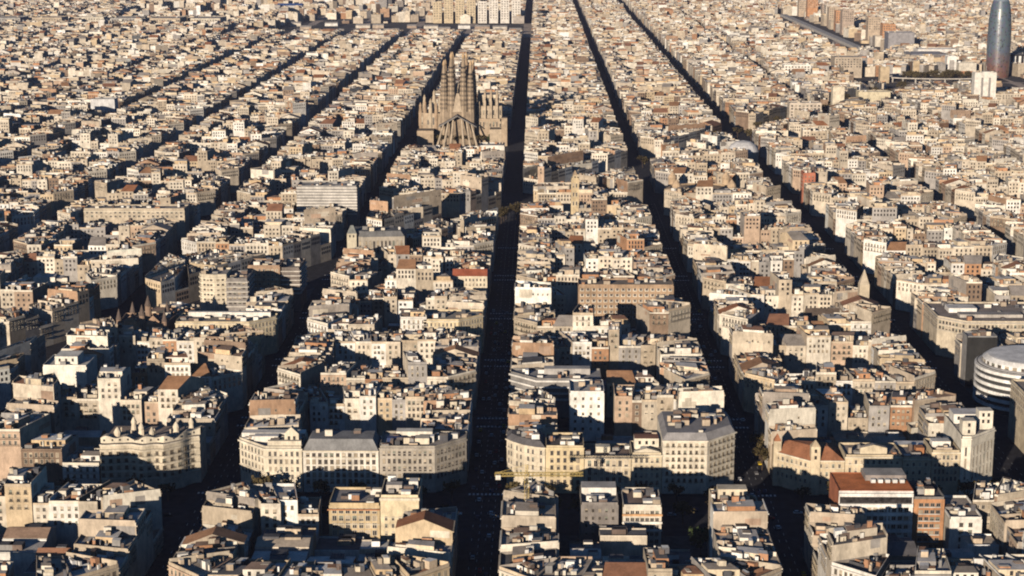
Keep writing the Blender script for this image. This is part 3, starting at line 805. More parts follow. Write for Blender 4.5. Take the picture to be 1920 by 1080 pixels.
lm('ledged_corner_building', 'dark glazed corner building with long white horizontal ledges by the central avenue', 'office building', [(0, 962), (36, 962), (36, 984), (-15, 984), (-15, 977)], 22, (0, 4), (.24, .23, .22), (.36, .35, .34), win=None, clut=9, seed=50, bands=[(21, 1.2, 1, (.66, .64, .6)), (17.4, 1.2, 1, (.66, .64, .6)), (13.8, 1.2, 1, (.62, .6, .56)), (10.2, 1.2, 1, (.6, .58, .54))], sc=(.4, .38, .35),
   bits=[('penthouse', 4, 30, 974, 981, 22, 25.4, (.4, .38, .36), (.5, .48, .45))])
lm('white_rear_house', 'narrow bright white house with small windows above a dark courtyard', 'apartment building', boxq(17.5, 36, 917, 941), 27, (0,), (.8, .78, .73), (.5, .47, .42), win=dict(fh=4.2, sp=4, ww=1.2, wh=1.4), clut=7, seed=51, sc=(.6, .56, .5), wm=3)
lm('red_roofed_house', 'long house under a bright red tiled roof beside the central avenue', 'house', boxq(-61, -36, 1243, 1257), 23, (0,), (.68, .6, .46), (.36, .11, .06), roof='gable', mh=4, clut=0, seed=52, win=dict(fh=3.5, sp=2.6, ww=1.1, wh=1.8), see=8)
lm('pilastered_bank', 'grey stone building with tall pilasters, mansard roof and a rounded turreted corner', 'office building', [(-136, 1358), (-104, 1362), (-104, 1386), (-148, 1386), (-147, 1372), (-144, 1362)], 30, (0, 4, 5), (.4, .36, .3), (.17, .17, .17), roof='mansard', mh=4, inset_d=3, win=dict(fh=12, sp=3.0, ww=1.5, wh=9.5, drop=2), see=16, clut=6, seed=53, wm=3, sc=(.34, .3, .26),
   bits=[('turret', -148.5, -141, 1357, 1364, 0, 33, (.52, .47, .36), 'hip', (.22, .23, .22), 6)])
lm('striped_grey_slab', 'grey slab building lined with pale horizontal strips, broad side to the viewer', 'office building', boxq(-213, -160, 1548, 1572), 40, (0,), (.3, .29, .28), (.42, .4, .37), win=None, clut=10, seed=54, bands=[(38.5 - 2.6 * k, .8, 1.3, (.62, .59, .54)) for k in range(10)], sc=(.36, .34, .32))
lm('repeating_bay_slab', 'long tan slab of repeating bays above a shaded courtyard', 'apartment slab', boxq(-391, -304, 1502, 1522), 27, (0,), (.5, .43, .33), (.4, .35, .3), win=dict(fh=3.3, sp=4, ww=2.2, wh=1.8), see=10, clut=16, seed=55, bands=[(25, .5, .6, PALE)])
lm('stone_belfry', 'slim tan church belfry rising among flat roofs right of the central avenue', 'church tower', boxq(29.5, 36.5, 1553, 1560), 46, (0, 3), (.55, .44, .28), (.4, .3, .2), win=dict(fh=8, sp=3, ww=1.3, wh=3.4), see=26, clut=0, seed=56, par=1.6, bits=[('attic', 31, 35, 1554.5, 1558.5, 46, 50, (.55, .45, .3), 'spire', (.4, .3, .2), 4)])
lm('striped_white_block', 'white block with narrow orange stripes just below the spired basilica', 'apartment building', boxq(-64, -37, 1950, 1975), 23, (0,), (.78, .75, .68), (.6, .56, .5), win=None, clut=5, seed=57, sc=(.6, .5, .4), bits=[('pilaster', -64.5 + 5 * k, -63 + 5 * k, 1949.2, 1949.98, 0, 22.6, (.56, .3, .16)) for k in (0, 1, 3)])
lm('red_brick_tower', 'tall red brick house turned to the wider avenue', 'apartment building', boxq(256, 268, 1700, 1716), 30, (0, 3), (.42, .16, .1), (.4, .25, .2), win=dict(fh=3.6, sp=3.4, ww=1, wh=1.5), see=16, clut=3, seed=58, wm=3)
def arena():
    cx, cy, R0 = 158, 1696, 36
    KEEP.append((119, 199, 1655, 1736))
    root = empty('brick_arena', (cx, cy, 0), 'round brick arena with arcaded rim and open centre', 'arena')
    m = MB(); m.lathe(cx, cy, [(R0, 0), (R0, 16), (R0 - 6, 17), (R0 - 6, 15.5)], (.46, .34, .22), 44); m.build('wall', root, (cx, cy, 0))
    m = MB(); m.lathe(cx, cy, [(R0 - 6, 15.4), (R0 - 18, 4), (R0 - 18, .3)], (.34, .24, .16), 44); m.build('seating', root, (cx, cy, 0))
    m = MB(); m.lathe(cx, cy, [(R0 - 18, .2), (.5, .25)], (.5, .4, .28), 44); m.build('sand_ring', root, (cx, cy, 0))
    for k in range(4):
        a = PI / 4 + k * PI / 2
        x, y = cx + (R0 + 1) * math.cos(a), cy + (R0 + 1) * math.sin(a)
        m = MB(); m.lathe(x, y, [(4, 0), (4, 22), (4.6, 22.3), (3.6, 25), (1.5, 27.5), (.2, 29)], (.48, .36, .24), 12); m.build('tower', root, (cx, cy, 0))
    W = []
    for k in range(26):
        a = rad(165 + k * 8)
        W.append((cx + (R0 + .08) * math.cos(a), cy + (R0 + .08) * math.sin(a), 10.5, -math.sin(a), math.cos(a), 2.4, 4))
    for x in W: place_window(root, x, (cx, cy, 0), WIN[0])
arena()
def dome_hall():
    cx, cy, R0 = 226, 1945, 17
    KEEP.append((206, 246, 1926, 1965))
    root = empty('domed_hall', (cx, cy, 0), 'hall under a smooth pale grey dome near the wider avenue', 'hall')
    m = MB(); m.lathe(cx, cy, [(R0, 0), (R0, 19)], (.6, .56, .5), 28); m.build('wall', root, (cx, cy, 0))
    m = MB(); m.lathe(cx, cy, [(R0 + .5, 19), (R0 * .95, 22), (R0 * .8, 26), (R0 * .5, 29.5), (.5, 31)], (.56, .56, .57), 28); m.build('dome', root, (cx, cy, 0))
dome_hall()

# --- the unfinished basilica with clustered spires
def basilica():
    KEEP.append((-149, -34, 2010, 2266))
    org = (-92, 2200, 0)
    root = empty('spired_basilica', org, 'tan stone basilica with two clusters of tall tapering spires', 'basilica')
    SB, SD, SP = (.42, .33, .235), (.3, .235, .17), (.47, .385, .285)
    r = random.Random(8)
    def spire(x, y, h, rr, col):
        m = MB()
        prof = [(rr * 1.08, 0), (rr * 1.05, h * .35), (rr * .95, h * .55), (rr * .74, h * .74), (rr * .45, h * .88), (rr * .3, h * .93), (rr * .42, h * .945), (rr * .3, h * .97), (.15, h)]
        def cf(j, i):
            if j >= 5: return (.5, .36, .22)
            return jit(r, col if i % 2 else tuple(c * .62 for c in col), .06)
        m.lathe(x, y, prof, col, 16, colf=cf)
        o = m.build('spire', root, org)
        b = MB()
        for k in range(9):
            z = h * (.42 + .05 * k)
            t = z / h; R1 = rr * (1.05 if t < .35 else 1.0 - (t - .5) * .9 if t > .5 else 1.0) + .12
            for a in range(190, 360, 22):
                aa = rad(a)
                cx_, cy_ = x + R1 * math.cos(aa), y + R1 * math.sin(aa)
                tx, ty = -math.sin(aa), math.cos(aa)
                b.poly([(cx_ - tx * .35, cy_ - ty * .35, z), (cx_ + tx * .35, cy_ + ty * .35, z), (cx_ + tx * .35, cy_ + ty * .35, z + 2.6), (cx_ - tx * .35, cy_ - ty * .35, z + 2.6)], (.06, .045, .03), G)
        b.build('louvre', o, org)
    for x, y, h in ((-113.5, 2166, 102), (-104.5, 2164, 112), (-90, 2164, 112), (-81.5, 2166, 102)): spire(x, y, h, 5.0, SB)
    for x, y, h in ((-115, 2228, 98), (-106, 2230, 107), (-89, 2230, 107), (-80.5, 2228, 98)): spire(x, y, h, 4.6, (.42, .31, .21))
    # crossing stub towers
    for x, y, h in ((-98, 2196, 72), (-92, 2204, 66)):
        m = MB(); m.lathe(x, y, [(7, 0), (6.6, h * .8), (4, h * .95), (1, h)], SP, 14); m.build('crossing_tower', root, org)
    # nave (right) and apse (left)
    m = MB()
    m.prism(boxq(-78, -44, 2180, 2216), 0, 45, SP, (.5, .42, .32)); m.prism(boxq(-72, -50, 2186, 2210), 45, 58, (.62, .53, .4), (.5, .43, .34))
    m.prism(boxq(-76, -46, 2176, 2180), 0, 30, SB, SD)
    m.build('nave', root, org)
    for k in range(4):
        x = -72 + 7.4 * k
        m = MB(); m.lathe(x, 2185, [(2.2, 44), (2.0, 56), (1.2, 60), (1.6, 61.5), (.2, 65)], (.46, .37, .27), 8); m.build('pinnacle', root, org)
        m = MB(); m.prism([(x - 1.2, 2177), (x + 1.2, 2177), (x + 1.2, 2182), (x - 1.2, 2182)], 30, 50, SP); m.frustum([(x - 1.2, 2177), (x + 1.2, 2177), (x + 1.2, 2182), (x - 1.2, 2182)], rect(x, 2180, .2, .2), 50, 56, SP); m.build('buttress', root, org)
    for k in range(8):
        for z in (20, 34, 48):
            x = -74 + 4 * k if z < 46 else -71 + 2.6 * k
            place_window(root, (x, 2175.9 if z < 29 else (2179.9 if z < 46 else 2185.9), z, 1, 0, 1.7, 6), org, WIN[0])
    m = MB()
    m.prism([(-122, 2178), (-140, 2182), (-146, 2196), (-146, 2208), (-140, 2220), (-118, 2222), (-118, 2178)][::-1], 0, 36, SB, SD)
    m.build('apse', root, org)
    for x, y, z in ((-144, 2192, 48), (-138, 2184, 52), (-131, 2181, 54), (-124, 2179, 50), (-140, 2208, 56), (-128, 2206, 62), (-120, 2196, 58)):
        m = MB(); m.lathe(x, y, [(2.6, 0), (2.5, z - 12), (1.6, z - 6), (1.9, z - 4), (.2, z)], (.38, .28, .19) if z < 53 else (.5, .41, .3), 9); m.build('pinnacle', root, org)
    for x, y in ((-141, 2184.5), (-134, 2181.2), (-127.5, 2179.4)):
        place_window(root, (x, y - .6, 22, .96, -.2, 2.2, 9), org, WIN[0])
    # front porch: leaning columns under a dark pitched canopy
    m = MB()
    cx = -97
    for s in (-1, 1):
        m.prism([(cx, 2146), (cx + s * 24, 2152), (cx + s * 24, 2164), (cx, 2160)] if s > 0 else [(cx + s * 24, 2152), (cx, 2146), (cx, 2160), (cx + s * 24, 2164)], 0, .4, SD)
        a, b = (cx, 2148), (cx + s * 23, 2154)
        P = [(a[0], a[1], 37), (b[0], b[1], 23), (b[0], 2166, 24), (a[0], 2163, 38)]
        Q = [(x, y, z - 1.6) for x, y, z in P]
        if s < 0: P, Q = P[::-1], Q[::-1]
        m.poly(P, (.2, .18, .17)); m.poly(Q[::-1], (.2, .18, .17))
        for i in range(4):
            j = (i + 1) % 4
            m.poly([Q[i], Q[j], P[j], P[i]], (.2, .19, .18))
    m.build('canopy', root, org)
    for k, (xb, xt) in enumerate(((-24, -17), (-16, -11), (-8, -5), (8, 5), (16, 11), (24, 17))):
        m = MB(); m.tube((cx + xb, 2140, 0), (cx + xt, 2153, 35 - abs(xt) * .6), 1.6, 1.0, SP, 8); m.build('leaning_column', root, org)
    m = MB(); m.prism(boxq(-114, -80, 2160, 2170), 0, 40, SD, SB); m.frustum(boxq(-104, -90, 2159, 2170), rect(-97, 2164, 3, 3), 40, 62, SP); m.build('facade', root, org)
    # low sacristies
    m = MB(); m.prism(boxq(-58, -40, 2150, 2172), 0, 20, SP, SD); m.prism(boxq(-44, -37, 2148, 2160), 0, 34, SB, SD); m.build('sacristy', root, org)
    m = MB(); m.prism(boxq(-146, -126, 2152, 2176), 0, 18, SB, SD); m.build('cloister', root, org)
    root.location = (-92, 2178, 0)
basilica()

# --- bullet-shaped glass tower
def tower_material():
    m, t, b = mat('coloured_louvres')
    n = t.nodes
    tc = n.new('ShaderNodeTexCoord')
    sep = n.new('ShaderNodeSeparateXYZ'); t.links.new(tc.outputs['Object'], sep.inputs[0])
    vo = n.new('ShaderNodeTexVoronoi'); vo.inputs['Scale'].default_value = .35
    t.links.new(tc.outputs['Object'], vo.inputs['Vector'])
    nz = n.new('ShaderNodeTexNoise'); nz.inputs['Scale'].default_value = .07; nz.inputs['Detail'].default_value = 3
    t.links.new(tc.outputs['Object'], nz.inputs['Vector'])
    md = n.new('ShaderNodeMath'); md.operation = 'MULTIPLY_ADD'; md.inputs[1].default_value = 60; t.links.new(nz.outputs['Fac'], md.inputs[0]); t.links.new(sep.outputs['Z'], md.inputs[2])
    mr = n.new('ShaderNodeMapRange'); mr.inputs['From Min'].default_value = 45; mr.inputs['From Max'].default_value = 95
    t.links.new(md.outputs[0], mr.inputs['Value'])
    ramp = n.new('ShaderNodeValToRGB')
    ramp.color_ramp.elements[0].color = (.17, .09, .075, 1); ramp.color_ramp.elements[1].color = (.10, .13, .165, 1)
    ramp.color_ramp.elements[1].position = .7
    t.links.new(mr.outputs[0], ramp.inputs[0])
    hv = n.new('ShaderNodeMixRGB'); hv.blend_type = 'MULTIPLY'; hv.inputs[0].default_value = .3
    t.links.new(ramp.outputs[0], hv.inputs[1]); t.links.new(vo.outputs['Color'], hv.inputs[2])
    t.links.new(hv.outputs[0], b.inputs['Base Color'])
    b.inputs['Roughness'].default_value = .35
    b.inputs['Specular IOR Level'].default_value = .6
    return m
def bullet_tower():
    x, y = 778, 3027
    KEEP.append((745, 811, 2990, 3062))
    root = empty('bullet_tower', (x, y, 0), 'bullet-shaped glass tower, blue-grey above and reddish at its foot', 'skyscraper')
    tm = tower_material()
    prof = [(18.6, 0), (19.4, 20), (19.7, 50), (19.4, 75), (18.4, 98), (16.4, 115), (13.2, 128), (9, 137), (4.5, 142), (.5, 144)]
    m = MB(); m.lathe(0, 0, prof[:7], (.2, .2, .2), 48); m.build('wall', root, mats=[tm])
    m = MB(); m.lathe(0, 0, prof[6:], (.2, .2, .2), 48); m.build('dome', root, mats=[plain('dome_glass', (.16, .2, .24), .2, scale=.3)])
    m = MB()
    r = random.Random(2)
    for k in range(150):
        z = 8 + 105 * r.random(); a = PI + PI * r.random()
        R1 = 19.75 - max(0, (z - 60) / 50) ** 2 * 2.2
        for dz in (0,):
            px, py = (R1 + .1) * math.cos(a), (R1 + .1) * math.sin(a); tx, ty = -math.sin(a) * .8, math.cos(a) * .8
            m.poly([(px - tx, py - ty, z), (px + tx, py + ty, z), (px + tx, py + ty, z + 1.6), (px - tx, py - ty, z + 1.6)], (.05, .05, .05), G)
    tag(m.build('window', root), kind='stuff')
bullet_tower()

# --- around the big roundabout
lm('white_grooved_tower', 'white apartment tower with two vertical grooves, standing free before the roundabout', 'apartment tower', boxq(624, 655, 2550, 2568), 50, (0, 3), (.74, .71, .65), (.6, .57, .52), sc=(.62, .6, .55), win=None, clut=3, seed=61,
   bits=[('groove', 633, 635.5, 2547.8, 2547.98, 6, 44, (.3, .28, .27)), ('groove', 643.5, 646, 2547.8, 2547.98, 6, 44, (.3, .28, .27)), ('penthouse', 636, 648, 2552, 2562, 47, 52, WHITE), ('mast', 641, 641.6, 2556, 2556.6, 52, 60, GREY)])
lm('grey_cube_office', 'plain grey cube-shaped office beyond the roundabout', 'office building', boxq(684, 735, 3500, 3540), 42, (0,), (.3, .29, .3), (.42, .4, .4), clut=3, seed=62, sc=(.22, .22, .25))
lm('grey_museum', 'grey metal museum with white square openings beside the roundabout', 'museum', boxq(668, 732, 3200, 3270), 24, (0,), (.24, .24, .26), (.4, .39, .4), clut=4, seed=63, bits=[('opening', 690, 708, 3199.5, 3199.98, 5, 21, WHITE), ('opening', 676, 681, 3199.5, 3199.98, 6, 22, WHITE)])
lm('white_cube_house', 'white cube building with dark centre panel in front of the grey museum', 'museum', boxq(706, 722, 3085, 3105), 30, (0,), (.78, .76, .72), (.7, .68, .64), clut=1, seed=64, bits=[('panel', 710, 718, 3084.6, 3084.98, 5, 24, GREY)])
lm('market_canopy', 'long white canopy roof behind the white cube building', 'canopy', boxq(700, 770, 3300, 3340), 25, (0,), (.74, .72, .68), (.78, .77, .74), clut=2, seed=65)
lm('low_brick_hall', 'low hall with pale columns and orange base left of the bullet tower', 'hall', boxq(722, 752, 3066, 3088), 20, (0,), (.62, .58, .5), (.5, .46, .42), win=dict(fh=20, sp=4, ww=2, wh=10, drop=2), clut=1, seed=66, bits=[('plinth', 721, 753, 3065, 3065.9, 0, 7, (.5, .25, .14))], wm=3)
lm('dark_striped_block', 'black block with white vertical stripes right of the bullet tower', 'office building', boxq(803, 860, 3075, 3110), 34, (0,), (.03, .03, .035), (.3, .3, .3), clut=3, seed=67, bits=[('stripe', 808 + 9 * k, 812 + 9 * k, 3074.5, 3074.98, 2, 32, (.78, .77, .74)) for k in range(6)])
for k, (u, v, wd, dp, H, c, n, rest) in enumerate(((406, 2945, 44, 25, 27, WHITE, 'white', 'free-standing office block west of the roundabout'), (-594, 2345, 32, 20, 32, (.6, .6, .6), 'pale grey', 'blank slab wall among low roofs beyond the far avenues'), (446, 2475, 44, 22, 30, (.6, .53, .38), 'yellowish', 'slab with plain front before the roundabout'),
        (408, 2462, 16, 16, 38, PALE, 'slim cream', 'tower beside the plain yellowish slab'), (500, 3010, 46, 40, 34, (.45, .38, .3), 'brownish', 'bulky block left of the roundabout'), (560, 2920, 15, 15, 26, (.5, .4, .27), 'ochre', 'cube beside the roundabout'),
        (330, 2330, 42, 22, 30, (.55, .48, .4), 'pinkish grey', 'slab with windowed front above the diagonal avenue'))):
    lm('slab_block', '%s %s' % (n, rest), 'office building', boxq(u, u + wd, v, v + dp), H, (0, 3), c, jit(random.Random(k), (.5, .46, .4)), win=dict(fh=4, sp=5, ww=2.4, wh=2) if k in (0, 4, 6) else None, see=20, clut=3, seed=70 + k, wm=3)
def ring_road():
    KEEP.append((565, 770, 2925, 2990))
    root = empty('ring_viaduct', (665, 2960, 0), 'pale curved ring road viaduct round the big roundabout', 'viaduct')
    m = MB(); N = 48
    for i in range(N):
        a, b = 2 * PI * i / N, 2 * PI * (i + 1) / N
        p = lambda R_, t: (R_ * 1.05 * math.cos(t), R_ * .5 * math.sin(t))
        m.prism([p(84, a), p(94, a), p(94, b), p(84, b)], 7, 8.4, (.56, .52, .46))
    m.build('deck', root)
    for i in range(24):
        a = 2 * PI * i / 24; x, y = 89 * 1.05 * math.cos(a), 44.5 * math.sin(a)
        m = MB(); m.box(x, y, 2, 2, 0, 7, (.5, .47, .42)); m.build('pier', root)
ring_road()

# --- the far edge of the city
for k in range(8):
    u = -262 + 28 * k
    col = (.58, .48, .33) if k < 4 else (.7, .66, .6)
    lm('tall_slab', '%s high-rise slab, %s of the eight beyond the railway' % ('yellow' if k < 4 else 'whitish', ['first', 'second', 'third', 'fourth', 'fifth', 'sixth', 'seventh', 'eighth'][k]), 'apartment tower', boxq(u, u + 22, 4450, 4468), 52 + (k * 7) % 9, (0, 3), col, jit(random.Random(k), (.5, .45, .38)), win=dict(fh=6, sp=6, ww=2.6, wh=2.6), see=50, clut=2, seed=80 + k, wm=3, sc=tuple(c * .9 for c in col), group='high-rise slabs beyond the railway')
lm('blue_roofed_shed', 'large shed with bright blue roof at the far edge of the city', 'shed', boxq(-725, -655, 4960, 5010), 16, (0,), (.5, .5, .5), (.06, .13, .36), roof='gable', mh=5, clut=0, seed=90)
for k in range(12):
    rr = random.Random(k + 300)
    u, v = 684 + 45 * rr.random(), 3700 + 115 * k
    c, nm = [((.52, .28, .15), 'orange'), ((.5, .4, .3), 'tan'), ((.6, .54, .46), 'pale'), ((.45, .36, .29), 'brown')][k % 4]
    lm('trunk_road_tower', '%s apartment tower right of the straight trunk road, %s along it' % (nm, ['first', 'second', 'third', 'fourth', 'fifth', 'sixth', 'seventh', 'eighth', 'ninth', 'tenth', 'eleventh', 'twelfth'][k]), 'apartment tower', boxq(u, u + 26, v, v + 30), 40 + 16 * rr.random(), (0, 3), c, (.42, .36, .3), win=dict(fh=5, sp=5, ww=2.4, wh=2.2), see=30, clut=2, seed=100 + k, wm=3, group='towers along the trunk road')
for k in range(6):
    rr = random.Random(k + 400)
    u = -1290 + 95 * k
    lm('grey_slab_estate', '%s long slab of flats at the city edge, %s from the end' % (['grey', 'tan', 'pale'][k % 3], ['first', 'second', 'third', 'fourth', 'fifth', 'sixth'][k]), 'apartment slab', boxq(u, u + 70, 4180 + 60 * rr.random(), 4270), 27, (0,), [(.36, .35, .33), (.48, .4, .3), (.6, .55, .45)][k % 3], (.42, .38, .34), win=dict(fh=6, sp=6, ww=3, wh=2.6), see=24, clut=3, seed=120 + k, wm=3, group='slab estate at the city edge')
def railway():
    m = MB(); m.poly([(-640, 3990, .004), (-14, 3960, .004), (-14, 4440, .004), (-640, 4445, .004)], (.2, .2, .2)); m.poly([(-1100, 4446, .004), (-270, 4446, .004), (-270, 5300, .004), (-1100, 5300, .004)], (.2, .2, .2))
    tag(m.build('railway_yard', mats=[BALLAST]), 'pale gravel railway yard crossing behind the blocks', 'railway', kind='structure')
    m = MB()
    for k in range(9):
        m.poly([(-640, 4298 + 13 * k, .06), (-25, 4252 + 8.5 * k, .06), (-25, 4255 + 8.5 * k, .06), (-640, 4302 + 13 * k, .06)], (.34, .3, .27))
    tag(m.build('tracks', mats=[MAS]), 'railway tracks in the yard', 'railway', kind='structure')
    m = MB(); m.poly([(584, 3400, .004), (692, 3400, .004), (692, 4800, .004), (584, 4800, .004)], (.2, .2, .2)); m.poly([(520, 2790, .004), (960, 2790, .004), (960, 3015, .004), (520, 3015, .004)], (.2, .2, .2))
    tag(m.build('verge', mats=[BALLAST]), 'bare brown verges of the trunk road and roundabout', 'verge', kind='structure')
    m = MB(); m.prism([(640, 3450), (656, 3450), (656, 4750), (640, 4750)], .1, 6, (.52, .5, .47))
    tag(m.build('trunk_road', mats=[MAS]), 'raised pale trunk road running straight away', 'road', kind='structure')
railway()
for k in range(14):
    rr = random.Random(k + 900)
    u = -600 + 41 * k
    lm('railway_shed', '%s low shed in the railway yard, %s along the strip' % (['pale', 'tan', 'white', 'brown'][k % 4], ['first', 'second', 'third', 'fourth', 'fifth', 'sixth', 'seventh', 'eighth', 'ninth', 'tenth', 'eleventh', 'twelfth', 'thirteenth', 'fourteenth'][k]), 'shed', (lambda v_: boxq(u, u + 22 + 14 * rr.random(), v_, v_ + 22))(4080 + 260 * rr.random()), 5 + 4 * rr.random(), (0,), [(.6, .55, .47), (.46, .38, .3), (.74, .72, .68), (.36, .28, .22)][k % 4], (.45, .42, .38), roof='gable', mh=3, clut=0, seed=140 + k, group='sheds in the railway yard')

# ------------------------------------------------------------------ ground, streets, pavements
def ground():
    mb = MB()
    mb.poly([(-9000, -1500, 0), (9000, -1500, 0), (9000, 16000, 0), (-9000, 16000, 0)], (.05, .05, .05))
    tag(mb.build('ground', mats=[ASPH]), 'dark asphalt ground between the city blocks', 'ground', kind='structure')
ground()

SPECIAL = set()
def far_free(x, y):
    """open ground: the roundabout, the railway, the trunk road"""
    if math.hypot(x - 665, y - 2960) < 95: return True
    if -620 < x < -16 and 4010 < y < 4440: return True
    if -1100 < x < -280 and 4440 < y < 5300: return (int(x / 60) * 7 + int(y / 50) * 13) % 5 > 0
    if 585 < x < 690 and 3420 < y < 4780: return True
    if 520 < x < 960 and 2800 < y < 3010: return True
    if 728 < x < 832 and 2700 < y < 2810: return True
    if 610 < x < 668 and 2440 < y < 2550: return True
    return False

plots = []
pv = MB()
for row, v0, v1 in ROWS:
    for ci, (u0, u1) in enumerate(COLS):
        if not any(in_frame(x, y, 20, 500, 320) for x in (u0, (u0 + u1) / 2, u1) for y in (v0, (v0 + v1) / 2, v1)): continue
        r = random.Random(row * 1000 + ci * 7 + 5)
        cn = CN[ci]
        base = octagon(u0, u1, v0, v1)
        if v0 > 2300 and -5 <= cn <= 2:
            gy = min(9, (v0 - 2300) * .01)
            base = octagon(u0, u1, v0 - gy, v1 + gy, 11)
        elif v0 > 2300:
            # beyond the regular grid the streets bend and narrow
            k = 1 if cn > 1 else -1
            sk = min(12, (v0 - 2300) * .012) * math.sin(row * 1.7 + ci)
            gx, gy = min(9, (v0 - 2300) * .006), min(9, (v0 - 2300) * .01)
            base = octagon(u0 - gx + sk, u1 + gx + sk, v0 - gy, v1 + gy, 9)
        polys = [base]
        (ax, ay), (bx, by), hw = DIAG
        d, dx, dy = diag_d((u0 + u1) / 2, (v0 + v1) / 2)
        if abs(d) < 105 and 700 < v0 < 2950:
            c = ax * dy - ay * dx
            polys = [clip(base, dy, -dx, c + hw), clip(base, -dy, dx, -c + hw)]
        for pi, poly in enumerate(polys):
            if len(poly) < 3 or area(poly) < 350: continue
            pv.prism([p for p in poly], 0, .15, (.1, .1, .1))
            body = inset(poly, 4.0) if False else poly
            depth = 23 + r.random() * 2
            inn = inset(body, depth)
            ok = inn is not None and all(dist(p, q) < 200 for p, q in zip(inn, body))
            n = len(body)
            if ok:
                for i in range(n):
                    a, b = body[i], body[(i + 1) % n]
                    e, nx, ny = dist(a, b), (b[1] - a[1]), -(b[0] - a[0])
                    # a reversed inner edge: shrink it to its middle
                    ia, ib = inn[i], inn[(i + 1) % n]
                    if (ib[0] - ia[0]) * (b[0] - a[0]) + (ib[1] - ia[1]) * (b[1] - a[1]) < 0:
                        m = lerp(ia, ib, .5); ia = ib = m
            nrow = {}
            if not ok:
                # a sharp or shallow block: houses back to back
                cx, cy = cen(body)
                for i in range(n):
                    a, b = body[i], body[(i + 1) % n]
                    L = dist(a, b)
                    if L < 3: continue
                    k = max(1, round(L / 16))
                    for j in range(k):
                        p, q_ = lerp(a, b, j / k), lerp(a, b, (j + 1) / k)
                        q = [p, q_, lerp(q_, (cx, cy), .92), lerp(p, (cx, cy), .92)]
                        plots.append(dict(q=q, row=row, cn=cn, pi=pi, edge='row', o=j, n=k, kind='apartment', seed=r.random()))
                continue
            for i in range(n):
                a, b = body[i], body[(i + 1) % n]
                L = dist(a, b)
                ia, ib = inn[i], inn[(i + 1) % n]
                if (ib[0] - ia[0]) * (b[0] - a[0]) + (ib[1] - ia[1]) * (b[1] - a[1]) < 0:
                    m = lerp(ia, ib, .5); ia = ib = m
                nx, ny = (b[1] - a[1]) / max(L, .1), -(b[0] - a[0]) / max(L, .1)
                edge = 'near' if ny < -.9 else 'far' if ny > .9 else 'right' if nx > .9 else 'left' if nx < -.9 else 'corner' if L < 32 else 'slant'
                if edge == 'corner':
                    plots.append(dict(q=[a, b, ib, ia], row=row, cn=cn, pi=pi, edge=('near' if ny < 0 else 'far') + ' ' + ('right' if nx > 0 else 'left'), o=0, n=1, kind='corner', seed=r.random()))
                    continue
                k = max(1, round(L / ((11 + 5 * r.random()) if row < 9 else (13.5 + 5 * r.random()))))
                ts = [0] + [(j + (r.random() - .5) * .45) / k for j in range(1, k)] + [1]
                for j in range(k):
                    q = [lerp(a, b, ts[j]), lerp(a, b, ts[j + 1]), lerp(ia, ib, ts[j + 1]), lerp(ia, ib, ts[j])]
                    # some houses reach further into the court
                    if r.random() < .5:
                        g = 1 + .16 * r.random()
                        q[2], q[3] = lerp(q[1], q[2], g), lerp(q[0], q[3], g)
                    plots.append(dict(q=q, row=row, cn=cn, pi=pi, edge=edge, o=j, n=k, kind='apartment', seed=r.random()))
            core = boxq(u0 + 29, u1 - 29, v0 + 29, v1 - 29)
            if len(polys) == 1:
                xs, ys = [p[0] for p in core], [p[1] for p in core]
                x = min(xs)
                while x < max(xs) - 6:
                    wx = 10 + 14 * r.random(); y = min(ys)
                    while y < max(ys) - 6:
                        wy = 9 + 16 * r.random()
                        q = [(x, y), (min(x + wx, max(xs)), y), (min(x + wx, max(xs)), min(y + wy, max(ys))), (x, min(y + wy, max(ys)))]
                        y += wy + .3
                        if r.random() < (.5 if row else .85):
                            plots.append(dict(q=q, row=row, cn=cn, pi=pi, edge='court', o=0, n=1, kind='court', seed=r.random()))
                    x += wx + .3
tag(pv.build('pavements', mats=[PAVE]), 'pavements round the city blocks', 'pavement', kind='structure')

for p in plots:
    r = random.Random(p['seed'])
    x, y = cen(p['q'])
    p['c'] = (x, y)
    if p['kind'] == 'court': H = 3.6 + 3.5 * r.random() if p['row'] else 9 + 8 * r.random()
    else:
        H = 21 + 1.5 * math.sin(p['row'] * 2.1 + p['cn'] * 1.3) + 3.6 * (r.random() - .4)
        k = r.random()
        if k < .13: H -= 4 + 7 * r.random()
        elif k > .89: H += 4 + 7 * r.random()
        if p['kind'] == 'corner': H = max(H, 20) + 1.5
    far = y > 2400 and (p['cn'] > 2 or p['cn'] < -5) or y > 3300
    if y > 2300 and p['kind'] != 'court': H = 21 + (H - 21) * .6
    if far: H = max(9, H * (.72 + .36 * r.random())) if p['kind'] != 'court' else H
    if p['row'] == 9 and p['cn'] == -1 and p['edge'] in ('far', 'far left', 'far right'): H = 15 + 2 * r.random()
    if 480 < x < 960 and 2600 < y < 2800: H = min(H, 14)
    if -700 < x < 0 and 3700 < y < 4010: H = min(H, 13)
    if p['row'] == 0 and p['edge'].startswith('far'): H += 3
    if p['row'] > 3 and p['edge'] in ('left', 'right'): H = min(H, 23.5)
    p['H'] = H
plots = [p for p in plots if not taken(p['q']) and not far_free(*p['c'])]

def shown(p): return in_frame(p['c'][0], p['c'][1], p['H'], 25, 25)
def nearest(kind, n):
    c = [p for p in plots if p['kind'] == kind and shown(p)]
    c.sort(key=lambda p: math.hypot(*p['c']))
    return c[:n]
solo = {}
for k, n in (('apartment', 300), ('corner', 130), ('court', 110)):
    for p in nearest(k, n): solo[id(p)] = p

